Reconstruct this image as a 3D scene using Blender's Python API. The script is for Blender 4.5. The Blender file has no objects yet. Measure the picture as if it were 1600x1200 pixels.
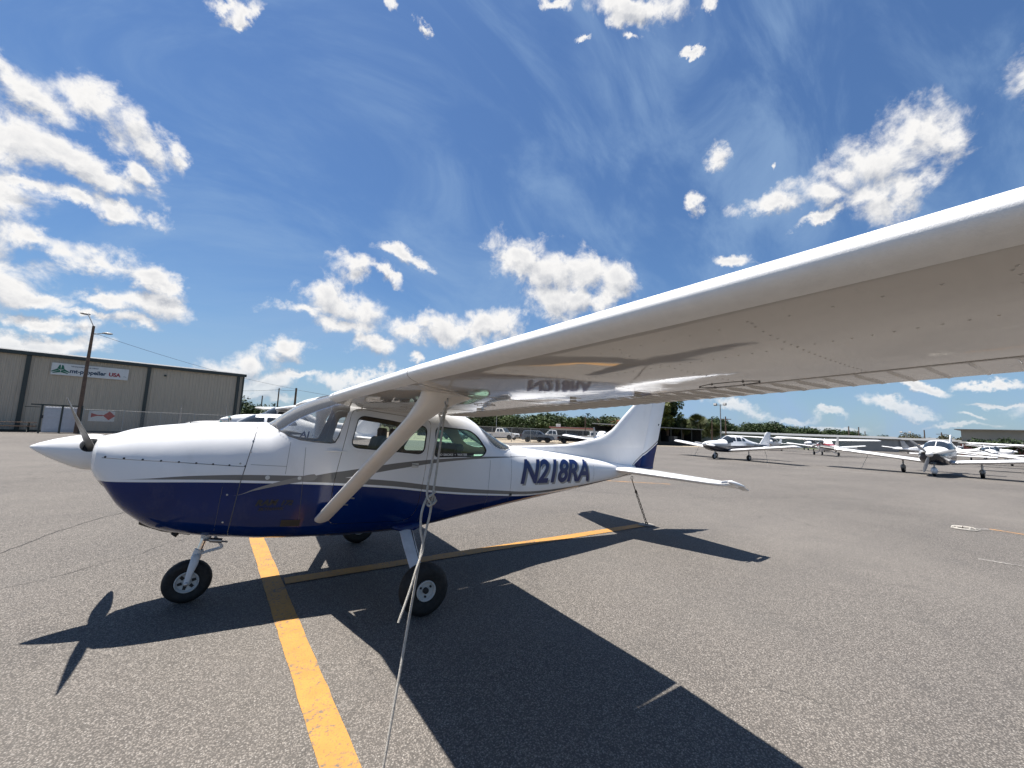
import bpy, bmesh, math, random
import numpy as np
from mathutils import Vector, Matrix, Euler
from mathutils.bvhtree import BVHTree
random.seed(7)
S = bpy.context.scene
COL = S.collection
R_ = math.radians

# ------------------------------------------------------------------ camera
CP = Vector((0.0216, -4.8613, 1.6993)); YAW, PIT, ROL, FPX = R_(33.5503), R_(6.5339), R_(2.2781), 619.65
cf = Vector((math.sin(YAW)*math.cos(PIT), math.cos(YAW)*math.cos(PIT), math.sin(PIT)))
_r = cf.cross(Vector((0, 0, 1))).normalized(); _u = _r.cross(cf)
cr = _r*math.cos(ROL)+_u*math.sin(ROL); cu = -_r*math.sin(ROL)+_u*math.cos(ROL)
cam = bpy.data.cameras.new('camera'); camo = bpy.data.objects.new('camera', cam); COL.objects.link(camo)
cam.sensor_width = 36.0; cam.lens = 36.0*FPX/1600.0; cam.clip_start = 0.02; cam.clip_end = 6000
M = Matrix((cr, cu, -cf)).transposed().to_4x4(); M.translation = CP
camo.matrix_world = M
S.camera = camo

def sky_dir(px, py):
    return (cr*((px-800)/FPX)+cu*((600-py)/FPX)+cf).normalized()

# ------------------------------------------------------------------ sun, sky, exposure
SUNV = Vector((-0.149, 0.2275, 1.0)).normalized()          # towards the sun
sun = bpy.data.lights.new('sun', 'SUN'); suno = bpy.data.objects.new('sun', sun); COL.objects.link(suno)
sun.energy = 5.0; sun.angle = R_(0.53); sun.color = (1.0, 0.945, 0.865)
suno.rotation_euler = SUNV.to_track_quat('Z', 'Y').to_euler()
suno.location = (0, 0, 50)
S.view_settings.view_transform = 'Standard'; S.view_settings.look = 'None'
S.view_settings.gamma = 1.0; S.view_settings.use_curve_mapping = False
S.view_settings.exposure = 1.0

W = bpy.data.worlds.new('World'); S.world = W; W.use_nodes = True
def build_world():
    nt = W.node_tree; N = nt.nodes; L = nt.links; N.clear()
    out = N.new('ShaderNodeOutputWorld')
    sky = N.new('ShaderNodeTexSky'); sky.sky_type = 'NISHITA'; sky.sun_disc = False
    el = math.asin(SUNV.z); az = math.atan2(SUNV.x, SUNV.y)
    sky.sun_elevation = el; sky.sun_rotation = az
    sky.air_density = 1.25; sky.dust_density = 0.35; sky.ozone_density = 2.2; sky.altitude = 0
    tc = N.new('ShaderNodeTexCoord')
    # clouds: each one sits at a direction of its own; (px,py,rx,ry,angle) give that direction and extent
    B = [(55,160,52,22,28),(10,108,42,24,30),(165,178,62,26,32),(215,212,48,26,34),(262,232,20,16,40),(120,262,82,22,20),(20,228,70,32,15),(205,262,26,12,30),
         (185,328,50,14,18),(20,292,56,12,10),(105,312,50,10,16),(60,378,72,19,12),(160,400,58,19,16),(225,425,46,15,24),(262,448,30,10,20),
         (40,466,80,12,6),(150,466,50,12,12),(232,478,66,20,12),(60,503,66,12,4),(200,506,40,13,14),(120,488,50,8,8),
         (45,540,95,16,2),(-60,430,90,60,0),(-60,300,90,60,0),(-70,180,80,60,0),
         (358,16,26,11,20),(382,28,22,12,-20),(612,12,9,15,0),(661,32,6,13,-20),
         (372,572,44,22,-10),(430,552,46,18,0),(395,598,60,16,0),(470,590,30,6,5),
         (625,398,34,9,24),(650,415,22,6,30),(560,415,36,17,14),(605,436,36,8,32),(505,462,34,30,20),(545,478,46,26,20),
         (470,487,44,11,6),(540,508,46,14,15),(575,540,28,16,0),(560,592,60,9,-8),(420,620,60,6,8),
         (650,514,46,19,0),(700,520,48,22,6),(745,508,22,18,0),(790,510,24,22,0),(650,560,14,8,20),
         (815,400,44,30,20),(855,428,56,24,18),(905,430,46,26,0),(960,440,34,26,0),(870,480,36,22,10),(900,470,50,16,0),
         (1285,302,78,20,-14),(1330,275,58,38,-20),(1385,248,72,44,-14),(1445,224,56,36,-10),(1210,324,60,12,-4),(1368,312,40,36,-40),(1410,296,30,30,-40),
         (1128,240,19,17,20),(1082,314,12,17,-20),(1213,270,5,7,0),(1080,80,9,5,20),
         (1000,12,66,20,0),(965,38,18,14,-20),(860,8,18,8,0),(903,72,12,4,-10),(1112,6,12,10,0),(990,62,10,6,0),
         (1142,410,28,7,0),(1270,345,40,6,-20),
         (1150,632,38,9,10),(1195,645,26,8,10),(1245,652,30,6,0),(1440,602,50,6,8),(1560,600,50,5,0),(1405,636,34,8,22),(1300,640,26,5,0),
         (1425,650,20,6,12),(1530,652,22,3,0),(1480,668,70,4,0),(1310,668,60,5,0),(1700,640,110,16,0),(1570,628,50,4,0),
         (1850,420,150,60,-10),(1700,120,110,50,0),(-250,60,120,60,0)]
    def azof(d): return math.degrees(math.atan2(d.x, d.y))
    info = []
    for (px, py, rx, ry, an) in B:
        d0 = sky_dir(px, py); c, s = math.cos(R_(an)), math.sin(R_(an))
        a = sky_dir(px+rx*c, py+rx*s)-d0; b = sky_dir(px-ry*s, py+ry*c)-d0
        ext = math.degrees(max(a.length, b.length)*1.55+.075)/max(.3, math.hypot(d0.x, d0.y))
        info.append((azof(d0), ext, d0, a, b))
    def math2(nd, lk, op, a, b, clamp=False):
        m = nd.new('ShaderNodeMath'); m.operation = op; m.use_clamp = clamp
        for i, v in enumerate((a, b)):
            if isinstance(v, (int, float)): m.inputs[i].default_value = v
            else: lk.new(v, m.inputs[i])
        return m.outputs[0]
    def mrange(nd, lk, v, a, b, c=0., d=1., kind='SMOOTHSTEP'):
        m = nd.new('ShaderNodeMapRange'); m.interpolation_type = kind
        m.inputs['From Min'].default_value = a; m.inputs['From Max'].default_value = b; m.inputs['To Min'].default_value = c; m.inputs['To Max'].default_value = d
        lk.new(v, m.inputs['Value']); return m.outputs[0]
    def vm(nd, lk, op, a, b=None, sc=None):
        m = nd.new('ShaderNodeVectorMath'); m.operation = op
        for i, v in enumerate((a, b)):
            if v is None: continue
            if isinstance(v, (tuple, list)): m.inputs[i].default_value = v
            else: lk.new(v, m.inputs[i])
        if sc is not None: m.inputs['Scale'].default_value = sc
        return m.outputs['Value'] if op == 'LENGTH' else m.outputs[0]
    def field_group(name, sub):
        grp = bpy.data.node_groups.new(name, 'ShaderNodeTree')
        grp.interface.new_socket('Vector', in_out='INPUT', socket_type='NodeSocketVector')
        grp.interface.new_socket('Field', in_out='OUTPUT', socket_type='NodeSocketFloat')
        g = grp.nodes; gl = grp.links
        gi = g.new('NodeGroupInput'); go = g.new('NodeGroupOutput')
        n1 = g.new('ShaderNodeTexNoise'); n1.inputs['Scale'].default_value = 7.5; n1.inputs['Detail'].default_value = 9.0; n1.inputs['Roughness'].default_value = 0.64
        gl.new(gi.outputs[0], n1.inputs['Vector'])
        ad = vm(g, gl, 'ADD', gi.outputs[0], vm(g, gl, 'SCALE', vm(g, gl, 'SUBTRACT', n1.outputs['Color'], (.5, .5, .5)), sc=.125))
        n2 = g.new('ShaderNodeTexNoise'); n2.inputs['Scale'].default_value = 17.0; n2.inputs['Detail'].default_value = 9.0; n2.inputs['Roughness'].default_value = 0.62; n2.inputs['Distortion'].default_value = .25
        gl.new(gi.outputs[0], n2.inputs['Vector'])
        pf = math2(g, gl, 'MULTIPLY', math2(g, gl, 'SUBTRACT', n2.outputs['Fac'], .5), 3.0)
        if sub is None:     # fair-weather cumulus over the rest of the dome
            n3 = g.new('ShaderNodeTexNoise'); n3.inputs['Scale'].default_value = 2.6; n3.inputs['Detail'].default_value = 4.0
            gl.new(ad, n3.inputs['Vector'])
            su = mrange(g, gl, n3.outputs['Fac'], .53, .74, -1.4, .7, 'LINEAR')
        else:
            last = None
            for (_a, _e, d0, a, b) in sub:
                e1 = a.normalized(); e1 = (e1-d0*e1.dot(d0)).normalized(); e2 = d0.cross(e1).normalized()
                m = g.new('ShaderNodeMapping'); m.vector_type = 'TEXTURE'
                m.inputs['Location'].default_value = d0; m.inputs['Rotation'].default_value = Matrix((e1, e2, d0)).transposed().to_euler()
                m.inputs['Scale'].default_value = (a.length*1.15, b.length*1.15, 1.0)
                if last is None: gl.new(ad, m.inputs['Vector'])
                else:   # chained so that the evaluator keeps few values alive at once
                    ch = g.new('ShaderNodeVectorMath'); ch.operation = 'MULTIPLY_ADD'; ch.inputs[1].default_value = (1e-7,)*3
                    gl.new(last, ch.inputs[0]); gl.new(ad, ch.inputs[2]); gl.new(ch.outputs[0], m.inputs['Vector'])
                ln = vm(g, gl, 'LENGTH', m.outputs[0])
                if last is None: last = ln
                else:
                    mn = g.new('ShaderNodeMath'); mn.operation = 'SMOOTH_MIN'; mn.inputs[2].default_value = 0.4
                    gl.new(last, mn.inputs[0]); gl.new(ln, mn.inputs[1]); last = mn.outputs[0]
            su = math2(g, gl, 'SUBTRACT', 1.0, last)
        gl.new(math2(g, gl, 'ADD', su, pf), go.inputs[0])
        return grp
    gen = tc.outputs['Generated']
    sp = N.new('ShaderNodeSeparateXYZ'); L.new(gen, sp.inputs[0])
    az_ = math2(N, L, 'ARCTAN2', sp.outputs['X'], sp.outputs['Y'])
    # clear sky with cirrus veil and whitening towards the horizon
    mp = N.new('ShaderNodeMapping'); mp.inputs['Rotation'].default_value = (0.3, 0.5, 0.9); mp.inputs['Scale'].default_value = (1.3, 5.0, 2.6)
    L.new(gen, mp.inputs['Vector'])
    cn = N.new('ShaderNodeTexNoise'); cn.inputs['Scale'].default_value = 1.5; cn.inputs['Detail'].default_value = 7; cn.inputs['Roughness'].default_value = .6; cn.inputs['Distortion'].default_value = .6
    L.new(mp.outputs[0], cn.inputs['Vector'])
    ci = mrange(N, L, cn.outputs['Fac'], 0.38, 0.72, 0.0, 0.52)
    hz = mrange(N, L, sp.outputs['Z'], 0.0, 0.36, 0.42, 0.0, 'SMOOTHERSTEP')
    ci2 = math2(N, L, 'ADD', ci, hz, True)
    tint = vm(N, L, 'MULTIPLY', sky.outputs[0], (.63, .83, 1.07))
    sk = vm(N, L, 'SCALE', tint, sc=SKY_K)
    m1 = N.new('ShaderNodeMix'); m1.data_type = 'RGBA'; L.new(ci2, m1.inputs['Factor']); L.new(sk, m1.inputs['A'])
    m1.inputs['B'].default_value = (0.165, 0.245, 0.36, 1)
    def cloudy(name, sub):
        grp = field_group(name, sub)
        def field(vec):
            q = N.new('ShaderNodeGroup'); q.node_tree = grp; L.new(vec, q.inputs[0]); return q.outputs[0]
        f0 = field(gen); f1 = field(vm(N, L, 'ADD', gen, (-.004, .006, .026)))
        mask = mrange(N, L, f0, -0.34, 0.60)
        mask = math2(N, L, 'MULTIPLY', mask, mrange(N, L, sp.outputs['Z'], 0.02, 0.13, 0.45, 1.0))
        lit = math2(N, L, 'SUBTRACT', f0, f1)
        shade = mrange(N, L, lit, -0.95, 0.35, 0.0, 1.0, 'LINEAR')
        thick = mrange(N, L, f0, 0.35, 1.5, 0.0, 0.38)
        shade2 = math2(N, L, 'SUBTRACT', shade, thick, True)
        cm = N.new('ShaderNodeMix'); cm.data_type = 'RGBA'
        cm.inputs['A'].default_value = (0.205, 0.222, 0.258, 1); cm.inputs['B'].default_value = (0.49, 0.483, 0.475, 1)
        L.new(shade2, cm.inputs['Factor'])
        m2 = N.new('ShaderNodeMix'); m2.data_type = 'RGBA'; L.new(mask, m2.inputs['Factor']); L.new(m1.outputs['Result'], m2.inputs['A']); L.new(cm.outputs['Result'], m2.inputs['B'])
        bg = N.new('ShaderNodeBackground'); bg.inputs['Strength'].default_value = 1.0
        L.new(m2.outputs['Result'], bg.inputs['Color']); return bg.outputs[0]
    sh = cloudy('clouds_elsewhere', None)
    edges = [-75, -28, -14, -3, 8, 22, 38, 52, 66, 80, 118]
    for e0, e1 in zip(edges, edges[1:]):
        sub = [t for t in info if t[0]+t[1] > e0 and t[0]-t[1] < e1]
        if not sub: continue
        ins = math2(N, L, 'MULTIPLY', math2(N, L, 'GREATER_THAN', az_, R_(e0)), math2(N, L, 'LESS_THAN', az_, R_(e1)))
        mx = N.new('ShaderNodeMixShader'); L.new(ins, mx.inputs[0]); L.new(sh, mx.inputs[1]); L.new(cloudy('clouds_%d' % e0, sub), mx.inputs[2]); sh = mx.outputs[0]
        print('sector', e0, e1, len(sub))
    L.new(sh, out.inputs['Surface'])
SKY_K = 0.050
build_world()
W.cycles.sampling_method = 'MANUAL'; W.cycles.sample_map_resolution = 512
S.cycles.max_bounces = 8; S.cycles.transparent_max_bounces = 12
S.cycles.caustics_reflective = False; S.cycles.caustics_refractive = False

# ------------------------------------------------------------------ material helpers
class NT:
    def __init__(s, name):
        s.m = bpy.data.materials.new(name); s.m.use_nodes = True; s.t = s.m.node_tree; s.N = s.t.nodes; s.L = s.t.links
        s.b = s.N['Principled BSDF']; s._co = None
    def co(s):
        if s._co is None: s._co = s.N.new('ShaderNodeTexCoord').outputs['Object']
        return s._co
    def set(s, k, v):
        if hasattr(v, 'is_output') or isinstance(v, bpy.types.NodeSocket): s.L.new(v, s.b.inputs[k])
        else: s.b.inputs[k].default_value = v
    def noise(s, scale, detail=3, rough=.5, vec=None, stretch=None, dist=0.):
        n = s.N.new('ShaderNodeTexNoise'); n.inputs['Scale'].default_value = scale; n.inputs['Detail'].default_value = detail
        n.inputs['Roughness'].default_value = rough; n.inputs['Distortion'].default_value = dist
        v = vec or s.co()
        if stretch:
            mp = s.N.new('ShaderNodeMapping'); mp.inputs['Scale'].default_value = stretch; s.L.new(v, mp.inputs[0]); v = mp.outputs[0]
        s.L.new(v, n.inputs['Vector']); return n.outputs['Fac']
    def voro(s, scale, feature='F1', out='Distance', vec=None, rnd=1.0):
        n = s.N.new('ShaderNodeTexVoronoi'); n.feature = feature; n.inputs['Scale'].default_value = scale; n.inputs['Randomness'].default_value = rnd
        s.L.new(vec or s.co(), n.inputs['Vector']); return n.outputs[out]
    def math(s, op, a, b=None, c=None, clamp=False):
        m = s.N.new('ShaderNodeMath'); m.operation = op; m.use_clamp = clamp
        for i, v in enumerate((a, b, c)):
            if v is None: continue
            if isinstance(v, (int, float)): m.inputs[i].default_value = v
            else: s.L.new(v, m.inputs[i])
        return m.outputs[0]
    def rng(s, v, a, b, c=0., d=1., kind='LINEAR'):
        m = s.N.new('ShaderNodeMapRange'); m.interpolation_type = kind
        for k, x in zip(('From Min', 'From Max', 'To Min', 'To Max'), (a, b, c, d)): m.inputs[k].default_value = x
        s.L.new(v, m.inputs['Value']); return m.outputs[0]
    def mix(s, f, a, b, kind='MIX'):
        m = s.N.new('ShaderNodeMix'); m.data_type = 'RGBA'; m.blend_type = kind
        for k, v in (('Factor', f), ('A', a), ('B', b)):
            if isinstance(v, bpy.types.NodeSocket): s.L.new(v, m.inputs[k])
            elif isinstance(v, (tuple, list)): m.inputs[k].default_value = (*v[:3], 1)
            else: m.inputs[k].default_value = v
        return m.outputs['Result']
    def bump(s, h, strength=.3, dist=.01):
        b = s.N.new('ShaderNodeBump'); b.inputs['Strength'].default_value = strength; b.inputs['Distance'].default_value = dist
        s.L.new(h, b.inputs['Height']); s.L.new(b.outputs[0], s.b.inputs['Normal'])
    def xyz(s):
        n = s.N.new('ShaderNodeSeparateXYZ'); s.L.new(s.co(), n.inputs[0]); return n.outputs
    def curve(s, v, pts, x0, x1, z0, z1):
        """float curve through (x,z) points"""
        c = s.N.new('ShaderNodeFloatCurve'); mp = c.mapping; cv = mp.curves[0]
        P = [((x-x0)/(x1-x0), (z-z0)/(z1-z0)) for x, z in pts]
        while len(cv.points) < len(P): cv.points.new(.5, .5)
        for p, q in zip(cv.points, P): p.location = q; p.handle_type = 'AUTO_CLAMPED'
        mp.update()
        s.L.new(s.rng(v, x0, x1), c.inputs['Value'])
        return s.rng(c.outputs[0], 0, 1, z0, z1)

def mat(name, col, rough=.5, metal=0., var=.12, vs=6., bump=0., bs=30., spec=.5, coat=0., dirt=0.):
    """a plain paint/metal/rubber material with a little colour and gloss variation"""
    t = NT(name); n = t.noise(vs, 4, .6)
    lo = tuple(c*(1-var) for c in col); hi = tuple(min(1, c*(1+var*.6)) for c in col)
    c = t.mix(t.rng(n, .3, .7), lo, hi)
    if dirt: c = t.mix(t.rng(t.noise(vs*.35, 6, .7), .5, .8, 0, dirt), c, (.09, .075, .06))
    t.set('Base Color', c); t.set('Metallic', metal); t.set('Specular IOR Level', spec)
    t.set('Roughness', t.rng(t.noise(vs*2.3, 3), .3, .7, rough*.85, min(1, rough*1.15)))
    if coat: t.set('Coat Weight', coat); t.set('Coat Roughness', .04)
    if bump: t.bump(t.noise(bs, 4), bump, .01)
    return t.m

def glass(name, tint, sheen=0.0):
    m = bpy.data.materials.new(name); m.use_nodes = True; t = m.node_tree; N = t.nodes; L = t.links; N.clear()
    o = N.new('ShaderNodeOutputMaterial'); tr = N.new('ShaderNodeBsdfTransparent'); gl = N.new('ShaderNodeBsdfGlossy')
    tr.inputs[0].default_value = (*tint, 1); gl.inputs['Roughness'].default_value = 0.01; gl.inputs[0].default_value = (1, 1, 1, 1)
    fr = N.new('ShaderNodeFresnel'); fr.inputs[0].default_value = 1.5
    mx = N.new('ShaderNodeMixShader'); L.new(fr.outputs[0], mx.inputs[0]); L.new(tr.outputs[0], mx.inputs[1]); L.new(gl.outputs[0], mx.inputs[2])
    if sheen:  # pale diffuse share painted in for bright reflections and haze on the panes
        df = N.new('ShaderNodeBsdfDiffuse'); df.inputs[0].default_value = (.6, .6, .6, 1); m2 = N.new('ShaderNodeMixShader'); m2.inputs[0].default_value = sheen
        L.new(mx.outputs[0], m2.inputs[1]); L.new(df.outputs[0], m2.inputs[2]); mx = m2
    L.new(mx.outputs[0], o.inputs[0]); return m

# ------------------------------------------------------------------ geometry helpers
class G:
    def __init__(s): s.v = []; s.f = []; s.mi = []; s.cur = 0
    def add(s, v, f):
        o = len(s.v); s.v += [tuple(p) for p in v]; s.f += [tuple(i+o for i in q) for q in f]; s.mi += [s.cur]*len(f); return s
    def box(s, c, d, rot=None):
        x, y, z = (k/2 for k in d); P = [Vector((a*x, b*y, e*z)) for a in (-1, 1) for b in (-1, 1) for e in (-1, 1)]
        if rot is not None: P = [rot @ p for p in P]
        P = [p+Vector(c) for p in P]
        return s.add(P, [(0, 1, 3, 2), (4, 6, 7, 5), (0, 4, 5, 1), (2, 3, 7, 6), (0, 2, 6, 4), (1, 5, 7, 3)])
    def bar(s, p0, p1, w, h, up=(0, 0, 1)):
        p0, p1 = Vector(p0), Vector(p1); d = (p1-p0).normalized(); a = d.cross(Vector(up))
        if a.length < 1e-4: a = d.cross(Vector((1, 0, 0)))
        a.normalize(); b = a.cross(d).normalized()
        q = lambda p: [p+a*w/2+b*h/2, p-a*w/2+b*h/2, p-a*w/2-b*h/2, p+a*w/2-b*h/2]
        return s.add(q(p0)+q(p1), [(0, 1, 2, 3), (7, 6, 5, 4), (0, 4, 5, 1), (1, 5, 6, 2), (2, 6, 7, 3), (3, 7, 4, 0)])
    def tube(s, pts, r, n=8, cap=True, closed=False):
        P = [Vector(p) for p in pts]; k = len(P); rr = r if isinstance(r, (list, tuple)) else [r]*k
        rings = []; a = None
        for i in range(k):
            if closed: t = (P[(i+1) % k]-P[i-1])
            else: t = P[min(i+1, k-1)]-P[max(i-1, 0)]
            t.normalize()
            if a is None:
                a = t.cross(Vector((0, 0, 1)));
                if a.length < 1e-3: a = t.cross(Vector((1, 0, 0)))
            a = (a-t*a.dot(t)).normalized(); b = t.cross(a)
            rings.append([P[i]+(a*math.cos(2*math.pi*j/n)+b*math.sin(2*math.pi*j/n))*rr[i] for j in range(n)])
        return s.loft(rings, cap=cap and not closed, loop=closed)
    def cyl(s, p0, p1, r0, r1=None, n=16): return s.tube([p0, p1], [r0, r0 if r1 is None else r1], n)
    def loft(s, rings, cap=True, loop=False, wrap=True):
        n = len(rings[0]); o = [p for r in rings for p in r]; F = []
        k = len(rings)
        for i in range(k if loop else k-1):
            i2 = (i+1) % k
            for j in range(n if wrap else n-1):
                j2 = (j+1) % n; F.append((i*n+j, i*n+j2, i2*n+j2, i2*n+j))
        if cap: F.append(tuple(range(n))[::-1]); F.append(tuple((k-1)*n+j for j in range(n)))
        return s.add(o, F)
    def lathe(s, prof, c, axis='y', n=28, cap=True):
        """prof: (radius, along axis)"""
        rings = []
        for r, h in prof:
            ring = []
            for j in range(n):
                a = 2*math.pi*j/n; u, w = r*math.cos(a), r*math.sin(a)
                p = {'x': (h, u, w), 'y': (u, h, w), 'z': (u, w, h)}[axis]
                ring.append((c[0]+p[0], c[1]+p[1], c[2]+p[2]))
            rings.append(ring)
        return s.loft(rings, cap=cap)
    def sphere(s, c, r, n=10, m=6, sc=(1, 1, 1)):
        rings = []
        for i in range(m+1):
            t = math.pi*(.02+.96*i/m)
            rings.append([(c[0]+r*sc[0]*math.sin(t)*math.cos(2*math.pi*j/n), c[1]+r*sc[1]*math.sin(t)*math.sin(2*math.pi*j/n), c[2]+r*sc[2]*math.cos(t)) for j in range(n)])
        return s.loft(rings)
    def prism(s, poly, y0, y1, axis='y'):
        """polygon in xz (axis y) / xy (axis z) / yz (axis x) extruded"""
        f = {'y': lambda a, b, h: (a, h, b), 'z': lambda a, b, h: (a, b, h), 'x': lambda a, b, h: (h, a, b)}[axis]
        n = len(poly); V = [f(a, b, y0) for a, b in poly]+[f(a, b, y1) for a, b in poly]
        return s.add(V, [tuple(range(n)), tuple(range(2*n-1, n-1, -1))]+[(i, i+n, (i+1) % n+n, (i+1) % n) for i in range(n)])
    def mesh(s, name):
        me = bpy.data.meshes.new(name); me.from_pydata(s.v, [], s.f); me.update()
        bm = bmesh.new(); bm.from_mesh(me); bmesh.ops.recalc_face_normals(bm, faces=bm.faces); bm.to_mesh(me); bm.free()
        return me

def props(o, label=None, cat=None, group=None, kind=None):
    for k, v in (('label', label), ('category', cat), ('group', group), ('kind', kind)):
        if v: o[k] = v
    return o
def smooth(me, ang=38):
    me.polygons.foreach_set('use_smooth', [True]*len(me.polygons)); me.set_sharp_from_angle(angle=R_(ang))
def obj(name, geo, m, parent=None, sm=True, ang=38, bevel=0., label=None, cat=None, group=None, kind=None, loc=None, rz=None):
    me = geo if isinstance(geo, bpy.types.Mesh) else geo.mesh(name)
    if m is not None and not me.materials:
        for q in (m if isinstance(m, (list, tuple)) else [m]): me.materials.append(q)
    if isinstance(m, (list, tuple)) and isinstance(geo, G):
        me.polygons.foreach_set('material_index', geo.mi)
    if sm: smooth(me, ang)
    o = bpy.data.objects.new(name, me); COL.objects.link(o)
    if parent: o.parent = parent
    if loc is not None: o.location = loc
    if rz is not None: o.rotation_euler = (0, 0, rz)
    if bevel:
        b = o.modifiers.new('bevel', 'BEVEL'); b.width = bevel; b.segments = 2; b.limit_method = 'ANGLE'; b.angle_limit = R_(40)
    return props(o, label, cat, group, kind)
def empty(name, loc, label, cat, group=None, rz=0.):
    o = bpy.data.objects.new(name, None); COL.objects.link(o); o.location = loc; o.rotation_euler = (0, 0, rz); o.empty_display_size = .3
    return props(o, label, cat, group)
def copy_tree(o, parent=None, **kw):
    c = o.copy(); COL.objects.link(c); c.parent = parent
    for ch in list(o.children): copy_tree(ch, c)
    return c
def place(o, loc, rz=0., label=None, group=None):
    o.location = loc; o.rotation_euler = (0, 0, rz)
    if label: o['label'] = label
    if group: o['group'] = group
    return o
def boolean(me, ops):
    """ops: list of (operation, G or mesh) applied exactly; returns a new mesh"""
    a = bpy.data.objects.new('_a', me); COL.objects.link(a); tmp = [a]
    for k, (op, g) in enumerate(ops):
        cm = g if isinstance(g, bpy.types.Mesh) else g.mesh('_c')
        b = bpy.data.objects.new('_b', cm); COL.objects.link(b); tmp.append(b)
        md = a.modifiers.new('b%d' % k, 'BOOLEAN'); md.operation = op; md.object = b; md.solver = 'EXACT'
    dg = bpy.context.evaluated_depsgraph_get(); dg.update()
    res = bpy.data.meshes.new_from_object(a.evaluated_get(dg)); res.materials.clear()
    for o in tmp: bpy.data.objects.remove(o)
    return res
def rounded(poly, r, k=5):
    out = []; n = len(poly); P = [Vector(p) for p in poly]
    rr = r if isinstance(r, (list, tuple)) else [r]*n
    for i in range(n):
        a, b, c = P[i-1], P[i], P[(i+1) % n]; u = (a-b); w = (c-b)
        q = min(rr[i], u.length*.48, w.length*.48); p0 = b+u.normalized()*q; p1 = b+w.normalized()*q
        for j in range(k+1):
            t = j/k; out.append(tuple(p0*(1-t)**2+b*2*t*(1-t)+p1*t*t))
    return out
def interp(x, tab, col):
    """monotone-ish cubic through table rows (x, a, b, ...)"""
    xs = [r[0] for r in tab]; ys = [r[col] for r in tab]
    if x <= xs[0]: return ys[0]
    if x >= xs[-1]: return ys[-1]
    i = max(k for k in range(len(xs)-1) if xs[k] <= x)
    def sl(k):
        if k <= 0 or k >= len(xs)-1: return (ys[min(k+1, len(ys)-1)]-ys[max(k-1, 0)])/(xs[min(k+1, len(xs)-1)]-xs[max(k-1, 0)])
        d0 = (ys[k]-ys[k-1])/(xs[k]-xs[k-1]); d1 = (ys[k+1]-ys[k])/(xs[k+1]-xs[k])
        return 0. if d0*d1 <= 0 else 2*d0*d1/(d0+d1)
    h = xs[i+1]-xs[i]; t = (x-xs[i])/h; m0, m1 = sl(i)*h, sl(i+1)*h
    return (2*t**3-3*t*t+1)*ys[i]+(t**3-2*t*t+t)*m0+(-2*t**3+3*t*t)*ys[i+1]+(t**3-t*t)*m1
class Fus:
    """fuselage: rows x, halfwidth, ztop, zbot, n_top, n_bot, zc fraction"""
    def __init__(s, tab): s.t = tab
    def sec(s, x):
        w, zt, zb, nt, nb, fc = (interp(x, s.t, c) for c in range(1, 7)); return w, zt, zb, nt, nb, zb+(zt-zb)*fc
    def surfy(s, x, z, off=0.):
        w, zt, zb, nt, nb, zc = s.sec(x)
        h, n = (zt-zc, nt) if z > zc else (zc-zb, nb)
        q = min(.9999, abs(z-zc)/h); return w*(1-q**n)**(1/n)+off
    def ring(s, x, n=56, off=0., a0=0., a1=2*math.pi, closed=True):
        w, zt, zb, nt, nb, zc = s.sec(x); out = []
        for j in range(n):
            a = a0+(a1-a0)*(j/n if closed else j/(n-1)); c, si = math.cos(a), math.sin(a)
            e = nt if si >= 0 else nb; h = (zt-zc) if si >= 0 else (zc-zb)
            out.append((x, (w+off)*math.copysign(abs(c)**(2/e), c), zc+(h+off)*math.copysign(abs(si)**(2/e), si)))
        return out
    def solid(s, xs, n=56, off=0.):
        return G().loft([s.ring(x, n, off) for x in xs])
def patch(F, poly, side, off=.004, step=.05):
    """polygon in xz laid on the side of a fuselage"""
    bm = bmesh.new(); vs = [bm.verts.new((x, 0, z)) for x, z in poly]; bm.faces.new(vs)
    xs = [p[0] for p in poly]; zs = [p[1] for p in poly]
    k = math.floor(min(xs)/step)
    while k*step < max(xs):
        bmesh.ops.bisect_plane(bm, geom=bm.verts[:]+bm.edges[:]+bm.faces[:], plane_co=(k*step+.001, 0, 0), plane_no=(1, 0, 0)); k += 1
    k = math.floor(min(zs)/step)
    while k*step < max(zs):
        bmesh.ops.bisect_plane(bm, geom=bm.verts[:]+bm.edges[:]+bm.faces[:], plane_co=(0, 0, k*step+.001), plane_no=(0, 0, 1)); k += 1
    bmesh.ops.triangulate(bm, faces=bm.faces)
    for v in bm.verts: v.co.y = side*F.surfy(v.co.x, v.co.z, off)
    if side < 0: pass
    V = [tuple(v.co) for v in bm.verts]; bm.verts.index_update(); Fc = [tuple(v.index for v in f.verts) for f in bm.faces]; bm.free()
    me = bpy.data.meshes.new('patch'); me.from_pydata(V, [], Fc); me.update(); return me
def text_mesh(txt, size=1., shear=0., offset=0., space=1., sx=1., align='LEFT', extrude=0.):
    c = bpy.data.curves.new('txt', 'FONT'); c.body = txt; c.size = size; c.shear = shear; c.offset = offset; c.space_character = space; c.align_x = align; c.extrude = extrude
    c.resolution_u = 4
    o = bpy.data.objects.new('txt', c); COL.objects.link(o); dg = bpy.context.evaluated_depsgraph_get(); dg.update()
    me = bpy.data.meshes.new_from_object(o.evaluated_get(dg)); bpy.data.objects.remove(o)
    for v in me.vertices: v.co.x *= sx
    me.materials.clear(); return me
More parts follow.
